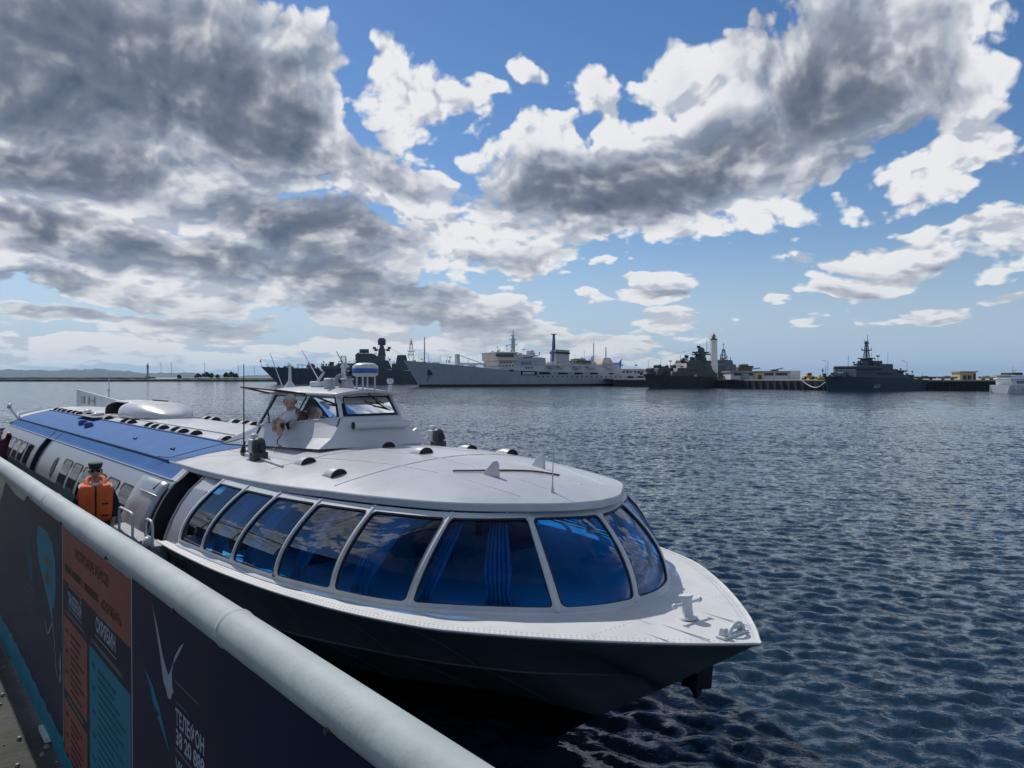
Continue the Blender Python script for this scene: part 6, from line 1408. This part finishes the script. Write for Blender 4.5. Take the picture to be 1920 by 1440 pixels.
# --- lighthouse
D0 = 300
lt = thing('lighthouse', 'tall white octagonal lighthouse with red lantern rising behind the corvette', 'lighthouse', S(1338, 720, D0) * 1)
lt.location.z = 2.0
def zl(v): return EYE - (v - 707) / 1440 * D0 - 2.0
mb = MB(); mb.lathe([(1.72, 0), (1.70, zl(700)), (1.32, zl(640)), (1.32, zl(637.5))], n=8, smooth=False); mb.build('tower', MS['whitep'], lt)
mb = MB(); mb.lathe([(1.36, zl(637.2)), (1.46, zl(636.6)), (1.46, zl(635.5)), (1.2, zl(635.3))], n=16); gal = mb.build('gallery', MT['black'], lt)
mb = MB()
for k in range(12): a_ = k / 12 * 2 * math.pi; mb.tube([(1.35 * math.cos(a_), 1.35 * math.sin(a_), zl(635.5)), (1.35 * math.cos(a_), 1.35 * math.sin(a_), zl(631.5))], .035, 4)
mb.tube([(1.35 * math.cos(a_), 1.35 * math.sin(a_), zl(631.5)) for a_ in np.linspace(0, 2 * math.pi, 16, endpoint=False)], .04, 4, closed=True); o = mb.build('gallery_railing', MS['whitep'], gal); o['kind'] = 'stuff'
mb = MB(); mb.lathe([(.72, zl(635.5)), (.72, zl(630.5))], n=10); mb.build('lantern', MS['glass'], lt)
mb = MB(); mb.lathe([(.95, zl(630.7)), (.9, zl(630)), (.35, zl(626.6)), (.12, zl(625.6)), (.1, zl(624))], n=10); mb.build('lantern_roof', MS['red'], lt)
# --- quay opposite, with what stands on it
qa, qb, qc, qd = S(1150, 727, 300), S(1335, 727, 262), S(1545, 727, 214), S(1990, 727, 198)
qtop = 2.9
F_ = [(qa.x, qa.y), (qb.x, qb.y), (qc.x, qc.y), (qd.x + 40, qd.y - 4)]; back = [(qd.x + 60, qd.y + 140), (qa.x - 8, qa.y + 140)]
mb = MB(); n = len(F_)
for i in range(n - 1): (x0, y0), (x1, y1) = F_[i], F_[i + 1]; mb.add([(x0, y0, -3), (x1, y1, -3), (x1, y1, qtop - .35), (x0, y0, qtop - .35)], [(0, 1, 2, 3)])
tag(recalc(mb.build('quay_wall', MS['quaywall'])), kind='structure')
mb = MB(); top = F_ + back
mb.add([(x, y - (.15 if i < n else 0), qtop) for i, (x, y) in enumerate(top)], [tuple(range(len(top)))])
for i in range(n - 1): (x0, y0), (x1, y1) = F_[i], F_[i + 1]; mb.add([(x0, y0 - .15, qtop - .36), (x1, y1 - .15, qtop - .36), (x1, y1 - .15, qtop), (x0, y0 - .15, qtop)], [(0, 1, 2, 3)])
tag(mb.build('quay_pavement', MS['quaytop']), kind='structure')
def qdepth(u, back_=6):
    k = (u - 960) / 1440
    for i in range(n - 1):
        (x0, y0), (x1, y1) = F_[i], F_[i + 1]; den = (x1 - x0) - k * (y1 - y0); t = (k * y0 - x0) / den
        if 0 <= t <= 1: return y0 + (y1 - y0) * t + back_
    return y1 + back_
fenders = 0
for u in list(range(1352, 1540, 13)) + list(range(1728, 1872, 13)):
    dq = qdepth(u, -.35); p0 = S(u, 720, dq); mb = MB(); mb.tube([(0, 0, -1.2), (0, 0, 1.9)], .2, 7); o = mb.build('fender_pile', MT['black'], None, (p0.x, p0.y, .55)); tag(o, 'black timber fender pile against the dark harbour quay wall', 'fender', 'fender piles along the far quay')
class Box3:    # helper for things on the far quay: local x to the right, y away, z up from the quay
    def __init__(s, name, label, cat, u, back_, group=None):
        s.dep = qdepth(u, back_); p = S(u, 712, s.dep); s.u = u; s.root = thing(name, label, cat, (p.x, p.y, qtop), 0, group)
    def x(s, u): return (u - s.u) / 1440 * s.dep
    def z(s, v): return EYE - (v - 707) / 1440 * s.dep - qtop
    def blk(s, name, u0, u1, v0, v1, y0, y1, m, parent=None, bev=0):
        mb = MB(); mb.box(((s.x(u0) + s.x(u1)) / 2, (y0 + y1) / 2, (s.z(v0) + s.z(v1)) / 2), (abs(s.x(u1) - s.x(u0)), abs(y1 - y0), abs(s.z(v0) - s.z(v1)))); o = mb.build(name, m, parent or s.root); return bevel(o, bev, 1) if bev else o
w = Box3('warehouse', 'long white quay shed with brown doors and grey roof right of the lighthouse', 'warehouse', 1435, 12)
w.blk('wall', 1370, 1500, 698.5, 711.5, 0, 9, MS['whitep']); w.blk('roof', 1368, 1481, 695.5, 698.5, -.6, 9.5, MS['greyroof']); w.blk('gable', 1481, 1500, 695, 711.5, -.3, 9, MS['whitep'])
for a0, a1 in ((1376, 1390), (1394, 1412), (1432, 1450), (1454, 1476)): w.blk('door', a0, a1, 699.5, 704, -.12, .2, MS['brown'])
w.blk('porch', 1414, 1430, 700, 711.5, -1.2, 0, MS['hut']); w.blk('porch_door', 1419, 1426, 703, 711.5, -1.3, -1.0, MS['brown'])
for u in (1392, 1431, 1452, 1478): w.blk('pilaster', u - 1, u + 1, 698.5, 711.5, -.25, 0.1, MS['whitep'])
g_ = Box3('gun_exhibit', 'dark field gun with long barrel standing beyond the shed roof', 'gun', 1395, 40)
g_.blk('carriage', 1382, 1408, 688, 697, -1.5, 1.5, MS['olive'], bev=.2); g_.blk('turret', 1386, 1402, 683, 689, -1.2, 1.2, MS['olive'], bev=.3); g_.blk('cradle', 1403, 1412, 686, 690, -.5, .5, MS['olive'])
mb = MB(); mb.tube([(g_.x(1406), 0, g_.z(692.5)), (g_.x(1425), 0, g_.z(690))], .22, 6); mb.build('barrel', MS['olive'], g_.root)
g_.blk('support', 1385, 1405, 697, 713, -1, 1, MS['greyroof'])
g2 = Box3('gun_exhibit', 'second field gun with raised barrel farther along beyond the shed', 'gun', 1455, 40)
g2.blk('carriage', 1446, 1458, 692.5, 697, -1, 1, MS['olive'], bev=.2); mb = MB(); mb.tube([(g2.x(1452), 0, g2.z(694)), (g2.x(1468), 0, g2.z(690))], .2, 6); mb.build('barrel', MS['olive'], g2.root); g2.blk('support', 1447, 1457, 697, 713, -1, 1, MS['greyroof'])
tk = Box3('storage_tank', 'pale round storage tank on the quay in front of the shed', 'tank', 1397, 3)
mb = MB(); mb.lathe([(1.25, 0), (1.3, .2), (1.3, 1.5), (.9, 1.9), (.1, 2.05)], (0, 0, 0), n=16); mb.build('shell', MS['greyroof'], tk.root); mb = MB(); mb.lathe([(.25, 0), (.25, .3)], (0, 0, 1.95), n=8); mb.build('hatch', MS['greyroof'], tk.root)
ld = Box3('wheel_loader', 'yellow wheel loader parked on the quay edge near the hose', 'loader', 1517, 3)
ld.blk('chassis', 1506, 1526, 705, 709.5, -.9, .9, MS['yellow'], bev=.12); ld.blk('cab', 1512, 1521, 699, 705, -.7, .7, MS['yellow'], bev=.12); ld.blk('cab_window', 1513.5, 1519.5, 700, 703.5, -.74, -.68, MS['glass']); ld.blk('bucket', 1524, 1531, 706, 711, -1.0, 1.0, MS['yellow'], bev=.1)
for u in (1508, 1522):
    for y in (-.9, .9):
        mb = MB(); mb.lathe([(.2, -.14), (.38, -.12), (.4, 0), (.38, .12), (.2, .14)], (ld.x(u), y, .4), axis=(0, 1, 0), n=12); mb.build('wheel', MT['black'], ld.root)
ck = Box3('compressor', 'small yellow compressor on skids between the loader and the minesweeper', 'compressor', 1541, 3)
ck.blk('housing', 1534, 1546, 705.5, 710.5, -.6, .6, MS['yellow'], bev=.1); ck.blk('skid', 1533, 1547, 710.5, 712, -.5, .5, MT['black']); ck.blk('exhaust', 1537, 1538.5, 702.5, 705.5, -.1, .1, MT['black'])
mb = MB(); f_ = catmull([S(1503, 712.5, qdepth(1503, -.6)), S(1512, 720, qdepth(1512, -.7)), S(1524, 726, qdepth(1524, -.8)), S(1534, 726, qdepth(1534, -.9)), S(1542, 721, qdepth(1542, -1)), S(1549, 716, qdepth(1549, -1.1))]); mb.tube([f_(u) for u in np.linspace(0, 5, 26)], .16, 7)
tag(mb.build('water_hose', MS['shipwhite']), 'thick pale hose sagging in a loop down the quay wall', 'hose')
for u, v0, lab in ((1552, 678, 'slender lamp post on the quay behind the minesweeper bow'), (1700.5, 679, 'slender lamp post on the quay behind the minesweeper stern')):
    lp = Box3('lamp_post', lab, 'lamp post', u, 12, 'lamp posts on the far quay'); mb = MB(); mb.tube([(0, 0, 0), (0, 0, lp.z(v0))], [.09, .05], 6); mb.build('pole', MS['greyroof'], lp.root)
    mb = MB(); mb.tube([(0, 0, lp.z(v0)), (lp.x(u - 7), 0, lp.z(v0 - 2.4))], .045, 5); mb.build('arm', MS['greyroof'], lp.root); mb = MB(); mb.box((lp.x(u - 8), 0, lp.z(v0 - 2.4)), (.7, .25, .12)); mb.build('lamp_head', MS['greyroof'], lp.root)
lp = Box3('signal_post', 'short dark signal post beside the yellow loader', 'post', 1542.5, 6); mb = MB(); mb.tube([(0, 0, 0), (0, 0, lp.z(690))], .07, 6); mb.build('pole', MT['black'], lp.root); mb = MB(); mb.box((0, 0, lp.z(695)), (.3, .3, .8)); mb.build('signal_box', MT['black'], lp.root)
for u0, u1, m, lab in ((1698, 1713, 'orangehull', 'small red-brown boat hull laid up next to the minesweeper stern'), (1716, 1755, 'orangehull', 'long red-brown boat hull with small cabin laid up on the quay'), (1759, 1794, 'greyroof', 'grey boat hull laid up on the quay left of the yellow hut'), (1836, 1866, 'hut', 'cream boat hull laid up on the quay right of the yellow hut')):
    bo_ = Box3('laid_up_boat', lab, 'boat', (u0 + u1) / 2, 4, 'boats laid up on the far quay'); hx = bo_.x(u1); hh = bo_.z(706) - .3
    mb = MB(); mb.hexa([(-hx * .85, -.5, .3), (hx * .9, -.5, .3), (hx * .9, .5, .3), (-hx * .85, .5, .3)], [(-hx, -.9, .3 + hh), (hx, -.8, .3 + hh * .92), (hx, .8, .3 + hh * .92), (-hx, .9, .3 + hh)]); mb.build('hull', MS[m], bo_.root)
    for x in (-hx * .5, hx * .5): mb = MB(); mb.box((x, 0, .16), (.25, 1.2, .32)); mb.build('cradle', MT['black'], bo_.root)
    mb = MB(); mb.box((hx * -.1, 0, .3 + hh * 1.1), (hx * .55, 1.0, hh * .45)); mb.build('cabin', MS['greyroof'], bo_.root)
ht = Box3('guard_hut', 'small yellow flat-roofed guard hut with two brown windows on the quay', 'hut', 1815, 5)
ht.blk('wall', 1800, 1830, 698, 712.5, 0, 4, MS['hut']); ht.blk('roof', 1797.5, 1832, 696, 698.2, -.6, 4.4, MS['quaytop'])
for u0, u1 in ((1805.5, 1812), (1814.5, 1820.5)): wf = ht.blk('window', u0, u1, 703.5, 712, -.08, .1, MS['brown']); ht.blk('pane', u0 + 1.2, u1 - 1.2, 704.5, 708.5, -.14, -.09, MS['glass'], wf)
ht.blk('brown_door', 1825, 1829, 701, 712.5, -.06, .1, MS['brown'])  # narrow door at the right end, in the same brown as the window frames
ob = Box3('harbour_building', 'low cream harbour building with dark windows beyond the research ship stern', 'building', 1180, 45)
ob.blk('wall', 1152, 1212, 693.5, 712, 0, 10, MS['shipcream']); ob.blk('roof', 1150, 1214, 692, 693.8, -.5, 10.5, MS['greyroof'])
for u in range(1160, 1208, 7): wf = ob.blk('window', u, u + 4.6, 696, 701, -.1, .1, MS['glass'])
for u in (1165, 1192): mb = MB(); mb.tube([(ob.x(u), 2, ob.z(693)), (ob.x(u), 2, ob.z(683))], .07, 5); mb.build('flagpole', MS['greyroof'], ob.root); mb = MB(); mb.add([(ob.x(u), 2, ob.z(683)), (ob.x(u + 5), 2.1, ob.z(683.5)), (ob.x(u + 5), 2.1, ob.z(686)), (ob.x(u), 2, ob.z(686))], [(0, 1, 2, 3)]); mb.build('flag', MS['shipwhite'], ob.root)

# --- white motor cruiser at the right
y_ = Ship('motor_yacht', 'white motor cruiser moored at the right end of the dark quay', 'boat', 1992, 186, 1874, 176, 5.0)
YW = mat('yacht_white', (.70, .71, .72), .35, var=.04, vscale=.5)
mb = MB(); prof = [(0, .3, 2.6), (1.0, 1.2, 2.5), (3.5, 2.2, 2.2), (8, 2.4, 1.9), (y_.L, 2.3, 1.8)]
for sg in (1, -1): mb.grid(lambda i, t: (prof[int(i)][0] + (1 - t) * (1.2 if i == 0 else .4), sg * prof[int(i)][1] * (.82 + .18 * t), lerp(-.4, prof[int(i)][2], t)), range(5), [0, .35, .7, 1], True, flip=(sg > 0))
mb.add([(y_.L, -2.3, -.4), (y_.L, 2.3, -.4), (y_.L, 2.3, 1.8), (y_.L, -2.3, 1.8)], [(0, 1, 2, 3)]); mb.grid(lambda i, w: (prof[int(i)][0], w * prof[int(i)][1], prof[int(i)][2]), range(5), [-1, 1], False)
recalc(mb.build('hull', YW, y_.root))
y_.blk('cabin', 1885, 1960, 711, 724, 4.2, YW, tf=1.0, ta=.3); y_.blk('flybridge', 1882, 1950, 703, 708, 4.0, YW, tf=1); y_.blk('canopy', 1878, 1912, 709, 711.5, 4.4, YW); y_.blk('cabin_window', 1890, 1955, 714, 718.5, 4.3, MS['glass'], bev=0); y_.blk('helm_shade', 1888, 1906, 698.5, 703, 3.2, MT['black'])
y_.pole('radar_mast', 1899, 686, 704, .10, YW); y_.pole('radar_arm', 1894, 693, 700, .08, YW, u2=1905); y_.ball('radar_dome', 1902, 694, .3, YW, squash=.5)
mb = MB()
for u in (1876, 1884, 1892): mb.tube([y_.p(u, 724, y_.near * 2.2), y_.p(u, 711, y_.near * 2.2)], .04, 5)
o = mb.build('stern_rail', YW, y_.root); o['kind'] = 'stuff'
for u in (1884, 1900): mb = MB(); c = y_.p(u, 729, y_.near * 2.5); mb.lathe([(.05, -.5), (.22, -.4), (.22, .4), (.05, .5)], c, n=10); mb.build('fender', YW, y_.root)
# ---------------------------------------------------------------- far shore on the left
hillm = mat('wooded_hill', (.030, .048, .055), .95, var=.35, vscale=.01, bump=0)
mb = MB(); rr = random.Random(4); DH = 6800
def hz(u): return 14 + 3.2 * math.sin(u * .011) + 2.0 * math.sin(u * .037 + 1) + .9 * math.sin(u * .11) + .5 * math.sin(u * .31 + 2) - max(0, (u - 120)) * .018
us = list(np.arange(-500, 1500, 6))
def hp(u, k):
    p = S(u, 707, DH + k * 900); top = max(2.5, hz(u)) / 1440 * DH
    return (p.x, p.y, [-4, top * .55, top * .9, top][int(k * 3 + .5)] + (rr.uniform(-3, 3) if k > 0 else 0))
mb.grid(hp, us, [0, 1 / 3, 2 / 3, 1], True)
tag(mb.build('hills', hillm), kind='structure')
grassm = mat('mole_grass', (.05, .075, .03), .95, var=.3, vscale=.05); rockm = mat('mole_stone', (.045, .05, .055), .9, var=.3, vscale=.08)
def mole(name, pts, m, thick):
    """low breakwater: (u, depth, height) along its line"""
    mb = MB(); P = [(Vector(((u - 960) / 1440 * d, d, 0)), h) for u, d, h in pts]
    def fn(i, k): p, h = P[int(i)]; return [(p.x, p.y, -2), (p.x, p.y + 1, h * .75), (p.x, p.y + 4, h), (p.x, p.y + thick, h), (p.x, p.y + thick + 2, -2)][int(k)]
    mb.grid(fn, range(len(P)), range(5), True); return tag(mb.build(name, m), kind='structure')
random.seed(2)
mole('breakwater', [(u, 640 - u * .03, 2.0 + random.uniform(-.25, .3)) for u in range(-400, 560, 8)], rockm, 14)
mole('breakwater', [(u, 1150, 3.4 + random.uniform(-.3, .3)) for u in range(-600, 285, 10)], rockm, 20)
mole('mole_lawn', [(u, 655, 3.0 + random.uniform(-.1, .1)) for u in range(330, 520, 8)], grassm, 26)
mole('sandbar', [(u, 900, 2.0) for u in range(280, 560, 10)], mat('pale_sand', (.4, .38, .33), .9), 30)
# clumps of trees on the mole
leafm = mat('mole_foliage', (.028, .045, .022), .9, var=.4, vscale=.5)
for k, (u, w, h) in enumerate(((372, 12, 5), (386, 14, 6.5), (396, 9, 5.5), (408, 7, 4), (424, 10, 6), (434, 12, 7), (443, 7, 5), (336, 6, 3.5))):
    d = 652; p = S(u, 707, d); t = thing('shore_tree', ['low bushy tree on the far mole, in the broad clump', 'rounded tree on the far mole, in the clump nearer the destroyer bow', 'lone low bush on the lawn of the far mole'][0 if u < 415 and u > 340 else (1 if u > 415 else 2)], 'tree', (p.x, p.y, 2.6), 0, 'trees on the far mole')
    rx = w / 1440 * d / 2; mb = MB(); rr = random.Random(k)
    for i in range(260):
        a_, b_, r_ = rr.uniform(0, 6.28), rr.uniform(-.4, 1.5), rr.uniform(.55, 1.05) * (1 + .25 * math.sin(3 * i)); c = Vector((rx * r_ * math.cos(a_) * math.cos(b_), rx * r_ * math.sin(a_) * math.cos(b_), h * .3 + h * .42 * r_ * math.sin(b_)))
        s_ = rr.uniform(.35, .8); q = Vector((rr.uniform(-1, 1), rr.uniform(-1, 1), rr.uniform(-1, 1))).normalized(); e = q.orthogonal().normalized(); f2 = q.cross(e)
        mb.add([c + e * s_, c + f2 * s_, c - e * s_ * .8, c - f2 * s_], [(0, 1, 2, 3)])
    mb.build('crown', leafm, t); mb = MB(); mb.tube([(0, 0, -.6), (.1, 0, h * .3), (-.1, .1, h * .6)], [.25, .2, .08], 6); mb.build('trunk', MT['rope'], t)
# leading-light tower on the mole
t = thing('beacon_tower', 'slim grey beacon tower standing on the far mole', 'tower', S(277, 707, 1140) * 1); t.location.z = 2.8
k1 = 1140 / 1440; mb = MB(); mb.lathe([(5.5 * k1, 0), (5.0 * k1, 3 * k1), (1.9 * k1, 4 * k1), (1.7 * k1, 20 * k1)], n=10); mb.build('shaft', MS['greyroof'], t); mb = MB(); mb.lathe([(2.2 * k1, 20 * k1), (2.2 * k1, 23 * k1), (1.2 * k1, 23.6 * k1), (1.2 * k1, 26 * k1), (.3 * k1, 27 * k1)], n=10); mb.build('lantern_room', MS['greyroof'], t)
# wind turbines and cranes on the skyline
wm = mat('turbine_white', (.5, .52, .54), .6, var=0)
first = None
for u, h, a0 in ((302, 12, 20), (322, 13, 75), (384, 12.5, 5), (447, 8, 50), (477, 6, 30)):
    d = 6400; p = S(u, 707, d); k1 = d / 1440; t = thing('wind_turbine', 'distant pale wind turbine on the wooded skyline', 'wind turbine', (p.x, p.y, 30), 0, 'wind turbines on the skyline')
    zt = (13 + h) * k1 - 30
    mb = MB(); mb.tube([(0, 0, 0), (0, 0, zt)], [2.6, 1.6], 8); mb.build('mast', wm, t); mb = MB(); mb.box((0, -2, zt), (4, 9, 4)); mb.build('nacelle', wm, t)
    for j in range(3):
        an_ = R(a0 + 120 * j); mb = MB(); e = Vector((math.sin(an_), 0, math.cos(an_))); q = Vector((e.z, 0, -e.x)); c = Vector((0, -7.5, zt)); L_ = 5.5 * k1 * (h / 12); mb.hexa([c + q * 1.4 + Vector((0, .5, 0)), c - q * 1.4 + Vector((0, .5, 0)), c - q * 1.4 - Vector((0, .5, 0)), c + q * 1.4 - Vector((0, .5, 0))], [c + e * L_ + q * .4 + Vector((0, .2, 0)), c + e * L_ - q * .4 + Vector((0, .2, 0)), c + e * L_ - q * .4 - Vector((0, .2, 0)), c + e * L_ + q * .4 - Vector((0, .2, 0))]); mb.build('blade', wm, t)
# ---------------------------------------------------------------- sea air
hm = bpy.data.materials.new('sea_haze'); hm.use_nodes = True; t = hm.node_tree; t.nodes.clear()
pv = t.nodes.new('ShaderNodeVolumePrincipled'); pv.inputs['Color'].default_value = (.50, .73, 1.0, 1); pv.inputs['Density'].default_value = HAZE; pv.inputs['Anisotropy'].default_value = .3
out = t.nodes.new('ShaderNodeOutputMaterial'); t.links.new(pv.outputs[0], out.inputs['Volume'])
if HAZE > 0:
    mb = MB(); mb.box((0, 4000, 95), (32000, 30000, 200)); hzb = mb.build('haze', hm); tag(hzb, 'thin pale blue sea haze over the harbour', 'haze', kind='stuff')
